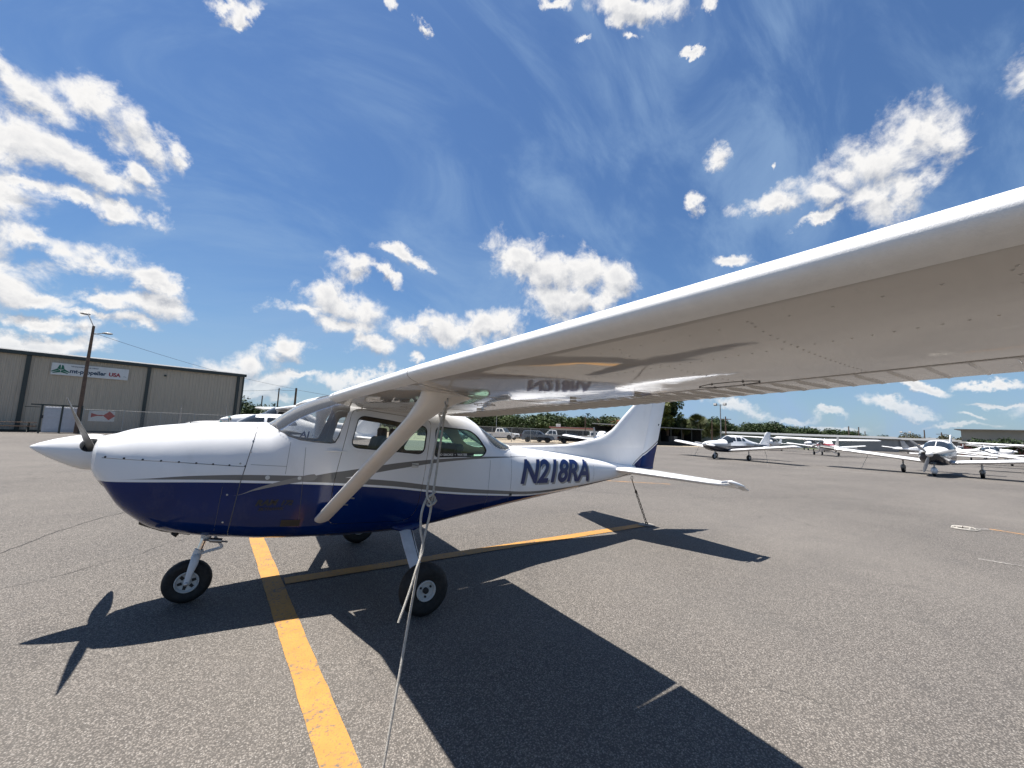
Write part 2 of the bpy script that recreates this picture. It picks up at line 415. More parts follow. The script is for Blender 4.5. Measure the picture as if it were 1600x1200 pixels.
def lay_text(me, fn, maxlen=.06):
    """subdivide a flat text mesh (x,y) and map every vertex with fn(x,y)->xyz"""
    bm = bmesh.new(); bm.from_mesh(me); bmesh.ops.triangulate(bm, faces=bm.faces)
    for _ in range(5):
        L = [e for e in bm.edges if e.calc_length() > maxlen]
        if not L: break
        bmesh.ops.subdivide_edges(bm, edges=L, cuts=1); bmesh.ops.triangulate(bm, faces=bm.faces)
    for v in bm.verts: v.co = Vector(fn(v.co.x, v.co.y))
    bm.to_mesh(me); bm.free(); me.update(); return me

# ------------------------------------------------------------------ materials
def asphalt_mat(name='asphalt', base=1.0):
    t = NT(name); co = t.co()
    cell = t.voro(108., out='Color'); sx = t.N.new('ShaderNodeSeparateColor'); t.L.new(cell, sx.inputs[0])
    st = sx.outputs[0]
    cd = t.voro(108.)
    stone = t.mix(t.rng(st, 0, 1), (.050*base, .045*base, .040*base), (.335*base, .300*base, .268*base))
    bright = t.rng(sx.outputs[1], .88, .94, 0, .75)
    stone = t.mix(bright, stone, (.36, .335, .31))
    binder = t.rng(cd, .36, .62, 0, .86)
    c = t.mix(binder, stone, (.030*base, .027*base, .025*base))
    c = t.mix(t.rng(t.noise(24., 3, .6), .35, .7, 0, .22), c, (.135*base, .123*base, .112*base))
    # wear, paving lanes, damp oil marks
    big = t.noise(.17, 5, .6); c = t.mix(t.rng(big, .35, .68, .0, .30), c, (.27*base, .245*base, .218*base))
    med = t.noise(1.3, 5, .62); c = t.mix(t.rng(med, .52, .78, 0, .30), c, (.075*base, .072*base, .070*base))
    lane = t.noise(.5, 3, .5, stretch=(.06, 1.6, 1)); c = t.mix(t.rng(lane, .5, .72, 0, .22), c, (.085*base, .08*base, .078*base))
    # oil spots
    oil = t.voro(.62); on = t.math('ADD', oil, t.math('MULTIPLY', t.noise(5., 4, .6), .22))
    c = t.mix(t.math('MULTIPLY', t.rng(on, .10, .22, .5, 0), t.rng(t.noise(.21, 2), .52, .6)), c, (.04, .038, .036))
    # hairline cracks
    wv = t.N.new('ShaderNodeVectorMath'); wv.operation = 'ADD'
    nz = t.N.new('ShaderNodeTexNoise'); nz.inputs['Scale'].default_value = .9; nz.inputs['Detail'].default_value = 7; nz.inputs['Roughness'].default_value = .7; t.L.new(co, nz.inputs['Vector'])
    ms = t.N.new('ShaderNodeVectorMath'); ms.operation = 'SCALE'; ms.inputs['Scale'].default_value = 1.1; t.L.new(nz.outputs['Color'], ms.inputs[0])
    t.L.new(co, wv.inputs[0]); t.L.new(ms.outputs[0], wv.inputs[1])
    cr_ = t.voro(.16, 'DISTANCE_TO_EDGE', vec=wv.outputs[0]); gate = t.rng(t.noise(.35, 2), .50, .60)
    c = t.mix(t.math('MULTIPLY', t.rng(cr_, .0006, .0024, .5, 0), gate), c, (.03, .028, .026))
    t.set('Base Color', c); t.set('Roughness', .82); t.set('Specular IOR Level', .42)
    h = t.math('ADD', t.math('MULTIPLY', cd, -1.0), t.math('MULTIPLY', t.noise(260., 2), .35))
    t.bump(h, .75, .006)
    return t.m
M_ASPH = asphalt_mat(base=.76)
def line_mat(name, col, wear=.5, sc=1.):
    t = NT(name)
    cd = t.voro(105.); cr2 = t.voro(60.)
    n = t.noise(34*sc, 5, .68); n2 = t.noise(3.2*sc, 4, .6)
    w = t.math('ADD', t.math('MULTIPLY', n, .8), t.math('MULTIPLY', n2, .4))
    c = t.mix(t.rng(t.noise(9., 3), .3, .7), tuple(x*.9 for x in col), tuple(min(1, x*1.06) for x in col))
    c = t.mix(t.rng(t.noise(1.7, 4, .6), .5, .75, 0, .3), c, tuple(x*.55 for x in col))
    c = t.mix(t.rng(w, .70-.12*wear, .80-.12*wear, 0, .92), c, (.10, .092, .085))
    c = t.mix(t.rng(cd, .62, .80, 0, .45), c, (.12, .09, .05))
    t.set('Base Color', c); t.set('Roughness', .7); t.bump(cd, -.5, .005); return t.m
M_YEL = line_mat('yellow_line_paint', (.40, .195, .036), .55)
M_ORG = line_mat('faded_orange_paint', (.38, .19, .05), 1.3)
M_WHT_OLD = line_mat('old_white_paint', (.30, .285, .26), 1.5)
M_CONC = mat('concrete', (.36, .34, .31), .9, var=.12, vs=1.2, bump=.2, bs=50)
M_SAND = mat('sandy_ground', (.30, .25, .185), .95, var=.18, vs=.5, bump=.2, bs=9)
M_GRASS = mat('dry_grass', (.065, .08, .03), .95, var=.35, vs=.35, bump=.6, bs=6)

PX0, PX1 = -1.2, 7.0
def paint_mat(name, livery=False):
    t = NT(name); X, Y, Z = t.xyz()
    white = t.mix(t.rng(t.noise(1.4, 4), .3, .7), (.70, .705, .715), (.77, .77, .775))
    c = white
    if livery:
        cz = lambda pts: t.curve(X, pts, PX0, PX1, .4, 2.2)
        b = cz([(-1.2, 1.163), (-.87, 1.157), (.15, 1.125), (1.3, 1.035), (2.0, .935), (2.72, .855), (3.5, .80), (4.3, .826), (5.0, .88), (5.6, .955), (5.85, 1.06), (6.0, 1.175), (6.2, 1.30), (6.72, 1.585), (7.0, 1.74)])
        lw = cz([(-1.2, .4), (-.80, .4), (-.3, .4+.032), (.15, .4+.05), (1.0, .4+.056), (2.7, .4+.046), (4.3, .4+.028), (5.6, .4+.02), (7, .4+.022)])
        g0 = t.math('ADD', b, .022); g1 = t.math('ADD', g0, t.math('SUBTRACT', lw, .4))
        up_ = cz([(-1.2, 1.17), (.55, 1.17), (.80, 1.175), (1.05, 1.205), (1.55, 1.272), (2.05, 1.315), (2.85, 1.335), (3.2, 1.325), (7, 1.3)])
        ut = cz([(-1.2, .4), (.5, .4+.0), (.85, .4+.034), (1.4, .4+.032), (2.05, .4+.017), (2.9, .4+.007), (3.15, .4), (7, .4)])
        sw = cz([(-1.2, 1.0), (-.02, 1.015), (.16, 1.07), (.46, 1.14), (.62, 1.165), (7, 1.2)])
        st = cz([(-1.2, .4), (-.03, .4), (.25, .4+.014), (.5, .4+.026), (.64, .4+.03), (.66, .4), (7, .4)])
        grey = (.165, .16, .152); blue = t.mix(t.rng(t.noise(2.2, 3), .3, .7), (.0009, .0125, .082), (.0013, .017, .105))
        lt = lambda a, bb: t.math('LESS_THAN', a, bb)
        isgrey = t.math('MULTIPLY', lt(g0, Z), lt(Z, g1))
        du = t.math('ABSOLUTE', t.math('SUBTRACT', Z, up_)); isup = lt(du, t.math('SUBTRACT', ut, .4))
        dw = t.math('ABSOLUTE', t.math('SUBTRACT', Z, sw)); issw = lt(dw, t.math('SUBTRACT', st, .4))
        c = t.mix(isgrey, c, grey); c = t.mix(isup, c, grey); c = t.mix(lt(Z, b), c, blue); c = t.mix(issw, c, (.25, .24, .225))
    # road film and streaks
    c = t.mix(t.rng(t.noise(3.5, 6, .7, stretch=(1, 1, .5)), .56, .82, 0, .16), c, (.2, .18, .16))
    t.set('Base Color', c); t.set('Roughness', t.rng(t.noise(5., 3), .3, .7, .07, .16)); t.set('Specular IOR Level', .30)
    t.set('Coat Weight', .0); t.set('Coat Roughness', .05)
    h = t.math('ADD', t.noise(2.3, 2, .4), t.math('MULTIPLY', t.noise(9., 2, .4), .12))
    t.bump(h, .35, .018); t.L.new(t.b.inputs['Normal'].links[0].from_socket, t.b.inputs['Coat Normal'])
    return t.m
M_LIV = paint_mat('white_blue_paint', True)
M_WHITE = paint_mat('white_aircraft_paint')
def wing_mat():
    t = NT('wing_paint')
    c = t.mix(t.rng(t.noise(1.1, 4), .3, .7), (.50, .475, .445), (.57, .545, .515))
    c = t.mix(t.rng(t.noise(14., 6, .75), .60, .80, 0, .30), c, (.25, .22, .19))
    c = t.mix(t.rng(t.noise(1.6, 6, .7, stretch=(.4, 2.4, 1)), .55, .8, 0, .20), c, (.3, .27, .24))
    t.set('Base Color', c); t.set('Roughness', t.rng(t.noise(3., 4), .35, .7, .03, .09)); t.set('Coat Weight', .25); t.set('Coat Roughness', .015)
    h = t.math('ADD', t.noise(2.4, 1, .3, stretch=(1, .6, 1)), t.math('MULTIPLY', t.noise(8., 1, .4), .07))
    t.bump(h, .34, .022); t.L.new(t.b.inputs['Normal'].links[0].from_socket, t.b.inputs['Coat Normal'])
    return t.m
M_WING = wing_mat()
M_LE = mat('leading_edge_paint', (.80, .795, .785), .34, var=.05, vs=30, bump=.10, bs=420)
M_STRUT = mat('strut_paint', (.74, .72, .69), .34, var=.05, vs=4, coat=.2, dirt=.25)
M_CABIN = mat('tan_cabin_trim', (.30, .215, .14), .7, var=.15, bump=.1, bs=60)
M_SEAT = mat('grey_seat_fabric', (.09, .08, .072), .9, var=.2, bump=.3, bs=120)
M_BLACK = mat('black_trim', (.014, .014, .014), .55, var=.3)
M_SEAL = mat('black_rubber_seal', (.02, .02, .02), .6)
M_GAP = mat('seam_shadow_line', (.10, .10, .105), .7)
M_WGAP = mat('wing_seam_line', (.33, .31, .29), .6)
M_TYRE = mat('tyre_rubber', (.0085, .0085, .0085), .72, var=.35, vs=14, bump=.25, bs=60, dirt=.35)
M_RIM = mat('painted_rim', (.55, .55, .53), .4, var=.1, dirt=.35)
M_GEAR = mat('gear_paint', (.66, .665, .67), .35, var=.08, dirt=.4)
M_STEEL = mat('bare_steel', (.42, .41, .40), .35, metal=.9, var=.2, dirt=.3)
M_CHROME = mat('oleo_chrome', (.75, .75, .75), .12, metal=1.)
M_RUST = mat('rusty_chain', (.10, .075, .06), .7, metal=.5, var=.4, vs=40, bump=.4, bs=200)
M_BLADE = mat('grey_blade_metal', (.115, .11, .105), .45, metal=.1, var=.12, dirt=.2)
M_BLADE_B = mat('black_blade_back', (.03, .03, .03), .5)
M_GL = glass('clear_perspex', (.86, .86, .85)); M_GLG = glass('green_tinted_perspex', (.62, .86, .76), .02); M_GLW = glass('windshield_perspex', (.95, .95, .94), .08); M_GLG2 = glass('green_tinted_shell', (.84, .96, .90), .05)
M_ROPE = mat('white_rope', (.50, .47, .42), .85, var=.25, vs=60, bump=.8, bs=260)
M_NAVY = mat('navy_vinyl', (.005, .019, .10), .35, var=.15)
M_SHAD = mat('grey_vinyl', (.27, .265, .25), .45)
M_DGLASS = mat('dark_window_glass', (.02, .025, .03), .06, var=.2, spec=.8)
M_TGLASS = mat('teal_window_glass', (.05, .13, .13), .06, var=.2, spec=.8)

# ------------------------------------------------------------------ ground
def sheet(name, poly, z, m, **kw):
    g = G(); g.add([(x, y, z) for x, y in poly], [tuple(range(len(poly)))]); me = g.mesh(name)
    bm = bmesh.new(); bm.from_mesh(me)
    for f in bm.faces:
        if f.normal.z < 0: f.normal_flip()
    bm.to_mesh(me); bm.free()
    return obj(name, me, m, sm=False, **kw)
sheet('ground', [(-1500, -1500), (2500, -1500), (2500, 2500), (-1500, 2500)], -.008, M_GRASS, kind='structure')
sheet('apron', [(-60, -60), (165, -60), (165, 10), (128, 31), (74, 31), (44, 38.5), (20, 38.5), (6, 46.2), (-1, 46.2), (-45, 38.)], 0., M_ASPH, kind='structure')
sheet('parking_lot', [(6, 46.3), (20, 38.6), (44, 38.6), (74, 31.1), (104, 66), (60, 90), (10, 90)], -.004, M_SAND, kind='structure')
def strip(name, p0, p1, w, m, z=.004, seed=1, step=.12, jag=.0035, **kw):
    """painted line with slightly ragged edges"""
    r = random.Random(seed); p0, p1 = Vector((*p0, 0)), Vector((*p1, 0)); d = p1-p0; n = max(2, int(d.length/step)); d.normalize(); s = Vector((-d.y, d.x, 0)); L = (p1-p0).length
    a, b = [], []
    for i in range(n+1):
        c = p0+d*L*i/n; a.append(c+s*(w/2+r.uniform(-jag, jag))); b.append(c-s*(w/2+r.uniform(-jag, jag)))
    V = [(p.x, p.y, z) for p in a+b]; F = [(i+n+1, i+n+2, i+1, i) for i in range(n)]
    return obj(name, G().add(V, F), m, sm=False, **kw)
kline = 'structure'
def crack(pts, w, seed, m):
    r = random.Random(seed); P = []
    for a, b in zip(pts, pts[1:]):
        a, b = Vector(a), Vector(b); n = max(2, int((b-a).length/.12))
        for i in range(n): P.append(a.lerp(b, i/n))
    off = 0.; Q = []
    for i, p in enumerate(P):
        t = (P[min(i+1, len(P)-1)]-P[max(i-1, 0)]).normalized(); off = off*.93+r.gauss(0, .018); Q.append((p+Vector((-t.y, t.x))*off, Vector((-t.y, t.x))*w*r.uniform(.25, 1.)))
    V = [(q.x+n.x, q.y+n.y, .003) for q, n in Q]+[(q.x-n.x, q.y-n.y, .003) for q, n in Q]; k = len(Q)
    return obj('pavement_crack', G().add(V, [(i+k, i+k+1, i+1, i) for i in range(k-1)]), m, sm=False, kind='structure')
M_CRACK = mat('crack_filler', (.022, .020, .019), .8, var=.4, vs=20)
crack([(-1.9, -.6), (-2.1, .8), (-2.3, 2.1), (-2.0, 3.6), (-1.2, 6.0), (-2.5, 12)], .010, 1, M_CRACK)
crack([(-2.1, .9), (-1.6, 1.2), (-.9, 1.9), (-.5, 2.6)], .005, 2, M_CRACK)
crack([(7.8, 4.5), (10.2, 1.8), (14.6, .4), (20, -3.5)], .008, 5, M_CRACK)
crack([(12, 9), (18, 3.5), (27, .5), (36, -6)], .012, 6, M_CRACK)

strip('yellow_taxi_line', (-.30, 13.), (.622, -3.4), .176, M_YEL, seed=3, kind=kline)
strip('yellow_parking_line', (.53, .125), (6.42, .165), .19, M_YEL, z=.008, seed=5, kind=kline)
strip('orange_line_mark', (10.9, 5.45), (12.7, 3.9), .16, M_ORG, seed=6, kind=kline)
strip('orange_line_mark', (13.35, -3.3), (12.9, -7.5), .13, M_ORG, seed=7, kind=kline)
strip('white_line_mark', (12.9, -3.0), (13.3, -3.32), .16, M_WHT_OLD, seed=8, kind=kline, step=.05, jag=.03)
strip('faded_line_mark', (28, 7.2), (31, 2.0), .2, M_WHT_OLD, seed=9, kind=kline)
strip('faded_line_mark', (9.6, -3.6), (10.3, -6.5), .07, M_WHT_OLD, z=.005, seed=10, kind=kline)

# ------------------------------------------------------------------ the main aeroplane (x aft from firewall, y starboard, z up)
HT = [(-1.0, .15, 1.450, 1.270, 2.2, 2.2, .5), (-.993, .23, 1.480, 1.225, 2.4, 2.4, .5), (-.978, .300, 1.503, 1.180, 2.6, 2.5, .5), (-.945, .348, 1.520, 1.132, 2.8, 2.6, .5),
      (-.90, .362, 1.530, 1.085, 2.8, 2.8, .5), (-.86, .380, 1.548, 1.015, 2.8, 2.8, .5), (-.79, .405, 1.575, .905, 2.8, 2.8, .5), (-.70, .425, 1.596, .815, 2.9, 2.8, .5),
      (-.57, .450, 1.618, .722, 2.9, 2.9, .48), (-.37, .475, 1.643, .655, 3.0, 3., .46), (-.14, .500, 1.661, .612, 3.1, 3.2, .45), (.10, .525, 1.670, .580, 3.3, 3.4, .45),
      (.22, .535, 1.674, .565, 3.3, 3.5, .45), (.33, .541, 1.758, .556, 3.2, 3.6, .44), (.445, .548, 1.847, .545, 3.2, 3.7, .42), (.56, .556, 1.912, .537, 3.3, 3.8, .41),
      (.69, .560, 1.968, .530, 3.6, 3.8, .40), (.81, .562, 2.000, .522, 4.2, 3.8, .40), (1.0, .562, 2.012, .512, 4.6, 3.8, .40), (1.45, .562, 2.012, .505, 4.6, 3.8, .40),
      (1.82, .548, 1.990, .525, 4.4, 3.8, .41), (2.24, .512, 1.900, .565, 4.0, 3.6, .43), (2.40, .490, 1.842, .582, 3.8, 3.5, .44), (2.60, .468, 1.735, .605, 3.5, 3.3, .45),
      (2.80, .448, 1.628, .630, 3.3, 3.2, .46), (3.0, .427, 1.532, .652, 3.0, 3.0, .47), (3.18, .408, 1.468, .672, 2.9, 2.9, .48), (3.75, .350, 1.408, .733, 2.8, 2.8, .5),
      (4.4, .280, 1.332, .802, 2.7, 2.6, .5), (5.0, .208, 1.252, .870, 2.6, 2.5, .5), (5.4, .160, 1.195, .918, 2.5, 2.4, .5), (5.8, .112, 1.150, .966, 2.4, 2.2, .5),
      (6.2, .070, 1.125, 1.020, 2.2, 2.2, .5), (6.48, .040, 1.115, 1.060, 2.2, 2.2, .5)]
HF = Fus(HT)
AC = empty('light_aircraft', (0, 0, 0), 'large high-wing aeroplane in front, white over blue, tied down on the yellow lines', 'aeroplane')
def frange(a, b, s):
    n = max(1, round((b-a)/s)); return [a+(b-a)*i/n for i in range(n+1)]
xs_h = [r[0] for r in HT[:5]]+frange(-.86, 3.2, .058)+frange(3.3, 6.48, .12)
SOLID = HF.solid(xs_h, 72)
xs_in = frange(.13, 3.12, .09)
INNER = HF.solid(xs_in, 60, -.028)
ws_poly = [(.10, 1.79), (.175, 1.70), (.225, 1.655), (.30, 1.60), (.38, 1.553), (.48, 1.52), (.60, 1.503), (.70, 1.496), (.745, 1.493), (.785, 1.50), (.815, 1.56), (.905, 1.835), (.915, 1.90), (.86, 2.3), (.1, 2.3)]
rw_poly = [(2.46, 2.2), (2.50, 1.80), (2.565, 1.655), (2.66, 1.53), (2.74, 1.465), (2.83, 1.432), (2.93, 1.418), (3.03, 1.435), (3.10, 1.475), (3.2, 1.60), (3.2, 2.2)]
dw_poly = rounded([(1.003, 1.782), (.934, 1.455), (1.725, 1.381), (1.757, 1.690)], [.075, .085, .085, .075], 6)
sw_poly = rounded([(1.864, 1.698), (1.862, 1.352), (2.535, 1.348), (2.60, 1.42), (2.47, 1.585), (2.34, 1.668)], [.07, .05, .07, .06, .12, .08], 5)
door_poly = rounded([(.935, 1.862), (.800, 1.10), (.775, .70), (1.66, .655), (1.735, 1.02), (1.812, 1.765)], [.10, .3, .10, .16, .2, .08], 5)
seam_poly = [(-1.3, .3), (-.02, .3), (-.02, .62), (.036, 1.118), (.127, 1.625), (.135, 1.9), (-1.3, 1.9)]
def shrink(poly, d):
    c = sum((Vector(p) for p in poly), Vector((0, 0)))/len(poly); out = []
    n = len(poly)
    for i in range(n):
        a, b, e = Vector(poly[i-1]), Vector(poly[i]), Vector(poly[(i+1) % n]); t = (e-a).normalized(); nn = Vector((-t.y, t.x))
        if nn.dot(c-b) < 0: nn = -nn
        out.append(tuple(b+nn*d))
    return out
cut = lambda poly, a=-1.2, b=1.2: G().prism(poly, a, b)
def finish_body(me, thick=.014):
    """material 0 outside paint, 1 interior trim"""
    for p in me.polygons:
        x, y, z = p.center; inside = 0
        if .1 < x < 3.15:
            w, zt, zb, nt, nb, zc = HF.sec(x); h, n = (zt-zc, nt) if z > zc else (zc-zb, nb)
            q = (abs(y)/w)**n+(abs(z-zc)/h)**n
            qi = (abs(y)/(w-thick))**n+(abs(z-zc)/(h-thick))**n
            inside = 1 if qi < 1.0 else 0
        p.material_index = inside
    return me
base = SOLID.mesh('fuselage')
# each side has its own door; cutters for left and right sides
body = boolean(base.copy(), [('DIFFERENCE', INNER), ('DIFFERENCE', cut(ws_poly)), ('DIFFERENCE', cut(rw_poly)), ('DIFFERENCE', cut(sw_poly)), ('DIFFERENCE', cut(door_poly)),
                             ('DIFFERENCE', G().prism(seam_poly, -1.2, 1.2))])
body.name = 'fuselage'; finish_body(body)
obj('fuselage', body, [M_LIV, M_CABIN], AC, ang=30)
cowl_seam = [(x-.003, z) if x > -1 else (x, z) for x, z in seam_poly]
cowl = boolean(base.copy(), [('INTERSECT', G().prism(cowl_seam, -1.2, 1.2))])
cowling = obj('cowling', cowl, M_LIV, AC, ang=30)
dsh = shrink(door_poly, .0045)
for sgn in (-1, 1):
    y0, y1 = (-1.2, -.2) if sgn < 0 else (.2, 1.2)
    dm = boolean(base.copy(), [('DIFFERENCE', INNER), ('INTERSECT', G().prism(dsh, y0, y1)), ('DIFFERENCE', cut(dw_poly, -1.3, 1.3))])
    finish_body(dm); door = obj('door', dm, [M_LIV, M_CABIN], AC, ang=30)
    gs = patch(HF, shrink(dw_poly, -.004), sgn, -.006); obj('window', gs, M_GL, door)
    gs = patch(HF, shrink(sw_poly, -.004), sgn, -.006); obj('side_window', gs, M_GLG, AC)
    def outline(poly, r, off=0., closed=True, n=6): return G().tube([(x, sgn*HF.surfy(x, z, off), z) for x, z in poly], r, n, closed=closed)
    obj('window_seal', outline(dw_poly, .0055), M_SEAL, door)
    obj('window_seal', outline(sw_poly, .0075), M_SEAL, AC)
    obj('window_frame', outline(shrink(dw_poly, -.028), .004, -.001), M_LIV, door)
    # door handle, hinge line and vent door bits
    g = G(); y = sgn*HF.surfy(.79, 1.43, .004)
    g.box((.745, y, 1.425), (.05, .012, .022)); g.tube([(.70, y, 1.420), (.80, y+sgn*.008, 1.418), (.90, y, 1.412)], [.004, .012, .003], 8)
    obj('door_hinge', g, M_LIV, AC)
    g = G(); g.box((1.63, sgn*HF.surfy(1.63, 1.26, .004), 1.262), (.075, .008, .045)); g.tube([(1.60, sgn*HF.surfy(1.6, 1.27, .016), 1.272), (1.66, sgn*HF.surfy(1.66, 1.26, .018), 1.262)], .006, 6)
    obj('door_handle', g, M_STEEL, door)
# windshield and rear window: thin curved shells
def shell(poly, x0, x1, off, name, m):
    xs = frange(x0, x1, .045); g = G().loft([HF.ring(x, 72, off) for x in xs]); inn = G().loft([HF.ring(x, 72, off-.004) for x in [x0-.01]+xs[1:-1]+[x1+.01]])
    me = boolean(g.mesh('w'), [('DIFFERENCE', inn), ('INTERSECT', cut(poly))]); return obj(name, me, m, AC, ang=30)
wsh = shell(shrink(ws_poly, -.012), .10, 1.02, -.006, 'windshield', M_GLW)
rwn = shell(shrink(rw_poly, -.010), 2.40, 3.3, -.006, 'rear_window', M_GLG2)
g = G()
for sgn in (-1, 1):
    g.tube([(x, sgn*HF.surfy(x, z, .001), z) for x, z in ws_poly[2:13]], .0045, 6, cap=True)
obj('windshield_seal', g, M_SEAL, wsh, kind='stuff')
g = G()
for sgn in (-1, 1): g.tube([(x, sgn*HF.surfy(x, z, .001), z) for x, z in rw_poly[2:9]], .006, 6, cap=True)
obj('window_seal', g, M_LIV, rwn, kind='stuff')
# panel seams on fuselage and cowling
g = G(); gc = G()
for sgn in (-1, 1):
    def sline(pts, r=.0016, gg=g):
        P = []
        for (x0, z0), (x1, z1) in zip(pts, pts[1:]):
            n = max(2, int(math.hypot(x1-x0, z1-z0)/.05))
            for i in range(n): P.append((x0+(x1-x0)*i/n, z0+(z1-z0)*i/n))
        P.append(pts[-1]); gg.tube([(x, sgn*HF.surfy(x, z, .0002), z) for x, z in P], r, 5)
    sline([(.40, 1.50), (.385, 1.28), (.38, 1.20)]); sline([(.385, 1.27), (.10, 1.29)]); sline([(2.66, 1.30), (2.63, .64)]); sline([(3.02, 1.46), (3.0, .68)])
    sline([(1.86, 1.33), (1.80, 1.0), (1.72, .60)]); sline([(4.72, 1.28), (4.72, .86)]); sline([(5.35, 1.18), (5.35, .93)]); sline([(.53, 1.45), (.53, .70)])
    sline([(3.0, 1.34), (3.3, 1.335)], .0012)
    sline([(-.905, 1.345), (-.5, 1.318), (.05, 1.272)], .0024, gc); sline([(-.0225, .64), (.0335, 1.118), (.1245, 1.62), (.126, 1.66)], .0034, gc); sline([(-.09, 1.10), (-.12, .66)], .0018, gc)
obj('panel_seams', g, M_GAP, AC, kind='stuff'); obj('panel_seams', gc, M_GAP, cowling, kind='stuff')
# cowl fasteners
for sgn in (-1, 1):
    for i, (x, z) in enumerate([(-.885+.118*k, 1.352-.0095*k) for k in range(9)]+[(.10, 1.50), (.088, 1.40), (-.05, 1.03), (-.06, .79), (.02, 1.30)]):
        y = sgn*HF.surfy(x, z); gg = G().lathe([(.008, -.002), (.008, .002), (.005, .003)], (x, y, z), 'y', 10) if sgn > 0 else G().lathe([(.008, .002), (.008, -.002), (.005, -.003)], (x, y, z), 'y', 10)
        obj('cowl_fastener', gg, M_STEEL if i > 8 else M_BLACK, cowling)
# fuselage rivets, one stuff part
g = G()
def riv(x, z, sgn, r=.0045):
    y = sgn*HF.surfy(x, z); g.add([(x-r, y, z-r), (x+r, y, z-r), (x+r, y, z+r), (x-r, y, z+r), (x, y+sgn*.0035, z)], [(0, 1, 4), (1, 2, 4), (2, 3, 4), (3, 0, 4)])
for sgn in (-1, 1):
    for i in range(26): x = .17+i*.0235; riv(x, np.interp(x, [p[0] for p in ws_poly[1:10]], [p[1] for p in ws_poly[1:10]])-.03, sgn, .0035)
    for xx in (2.62, 3.0, 3.6, 4.2, 4.72, 5.35):
        for k in range(14): z = interp(xx, HT, 3)+.06+k*(interp(xx, HT, 2)-interp(xx, HT, 3)-.12)/13; riv(xx+.012, z, sgn, .003)
o = obj('rivets', g, M_LIV, AC, kind='stuff')
# oil filler door, step, placard
g = G(); g.tube([(x, -math.sqrt(max(.0001, 1))*0-HF.surfy(x, z, .002), z) for x, z in [(.16, 1.58), (.165, 1.645), (.27, 1.652)]], .003, 5)
g.tube([(x, -HF.surfy(x, z, .002), z) for x, z in [(.27, 1.652), (.30, 1.585)]], .003, 5); obj('vent_door', g, M_GAP, AC)
for (x, z, r) in ((.24, 1.172, .019), (.50, 1.16, .016)):
    obj('static_port', G().lathe([(r, .004), (r, -.003), (.3*r, -.004)], (x, -HF.surfy(x, z), z), 'y', 16), M_RIM, AC)
obj('fuel_drain', G().box((3.02, -HF.surfy(3.02, .845, .004), .845), (.035, .01, .03)), M_BLACK, AC)
# spinner, nose bowl gap and propeller
ax = Vector((-1., 0, .115)).normalized(); hub = Vector((-1.035, 0, 1.366))
g = G(); prof = [(.150, .03), (.152, .0), (.150, -.04), (.135, -.10), (.110, -.17), (.078, -.25), (.040, -.325), (.012, -.368), (.002, -.376)]
rings = []; b1 = Vector((0, 1, 0)); b2 = ax.cross(b1)
for r, h in prof: rings.append([tuple(hub-ax*h*1.0+b1*r*math.cos(2*math.pi*j/36)+b2*r*math.sin(2*math.pi*j/36)) for j in range(36)])
rings = [[tuple(hub+ax*(-h) + (Vector(p)-(hub-ax*h))) for p in ring] for (r, h), ring in zip(prof, rings)]
g.loft(rings)
bl_ang = R_(28)     # angle of blades above horizontal, port side up
bd = Vector((0, -math.cos(bl_ang), math.sin(bl_ang)))
holes = G()
for s in (1, -1):
    c0 = hub+bd*s*.115; holes.tube([tuple(c0-bd*s*.09+ax*.0), tuple(c0+bd*s*.12)], .062, 18)
sp = boolean(g.mesh('spinner'), [('DIFFERENCE', holes)]); spin = obj('spinner', sp, M_WHITE, AC, ang=40)
obj('backplate', G().tube([tuple(hub-ax*.034), tuple(hub-ax*.05)], .143, 32), M_BLACK, spin)
obj('hub', G().tube([tuple(hub-ax*.03), tuple(hub+ax*.06)], .07, 20), M_BLACK, spin)
perp = ax.cross(bd).normalized()
for s in (1, -1):
    g = G(); rings = []
    for i in range(22):
        r = .05+.87*i/21; t = (r-.05)/.87
        ch = .118*np.interp(t, [0, .08, .25, .45, .7, .88, .96, 1.], [.45, .6, 1.0, 1.18, .98, .66, .42, .12])
        th = .034*np.interp(t, [0, .1, .3, 1.], [1.5, 1.2, .6, .18]); tw = R_(np.interp(t, [0, .2, 1], [66, 52, 30]))
        cdir = perp*math.cos(tw)*s+ax*math.sin(tw); nd = bd.cross(cdir).normalized(); c = hub+bd*s*r
        rings.append([tuple(c+cdir*ch*(.5*math.cos(a))+nd*th*.5*math.sin(a)*(1.0+.35*math.cos(a))) for a in [2*math.pi*j/16 for j in range(16)]])
    g.loft(rings); obj('propeller_blade', g, M_BLADE, AC)
# air intakes, exhaust, cowl flap
for s in (-1, 1):
    g = G().sphere((-.965, s*.20, 1.40), .055, 16, 8, (.35, 1.25, .8)); obj('air_intake', g, M_BLACK, cowling)
obj('landing_light', G().sphere((-.945, 0, 1.185), .05, 16, 8, (.4, 1.5, .7)), M_STEEL, cowling)
g = G().tube([(-.36, -.10, .70), (-.40, -.11, .655), (-.42, -.115, .632)], .026, 14); obj('exhaust_pipe', g, M_BLACK, AC)
g = G().loft([[(x, y, z) for y, z in ((-.16, zb), (.16, zb), (.13, zb-.022), (-.13, zb-.022))] for x, zb in ((-.66, .775), (-.5, .70), (-.30, .648))]); obj('cowl_flap', g, M_BLACK, AC)
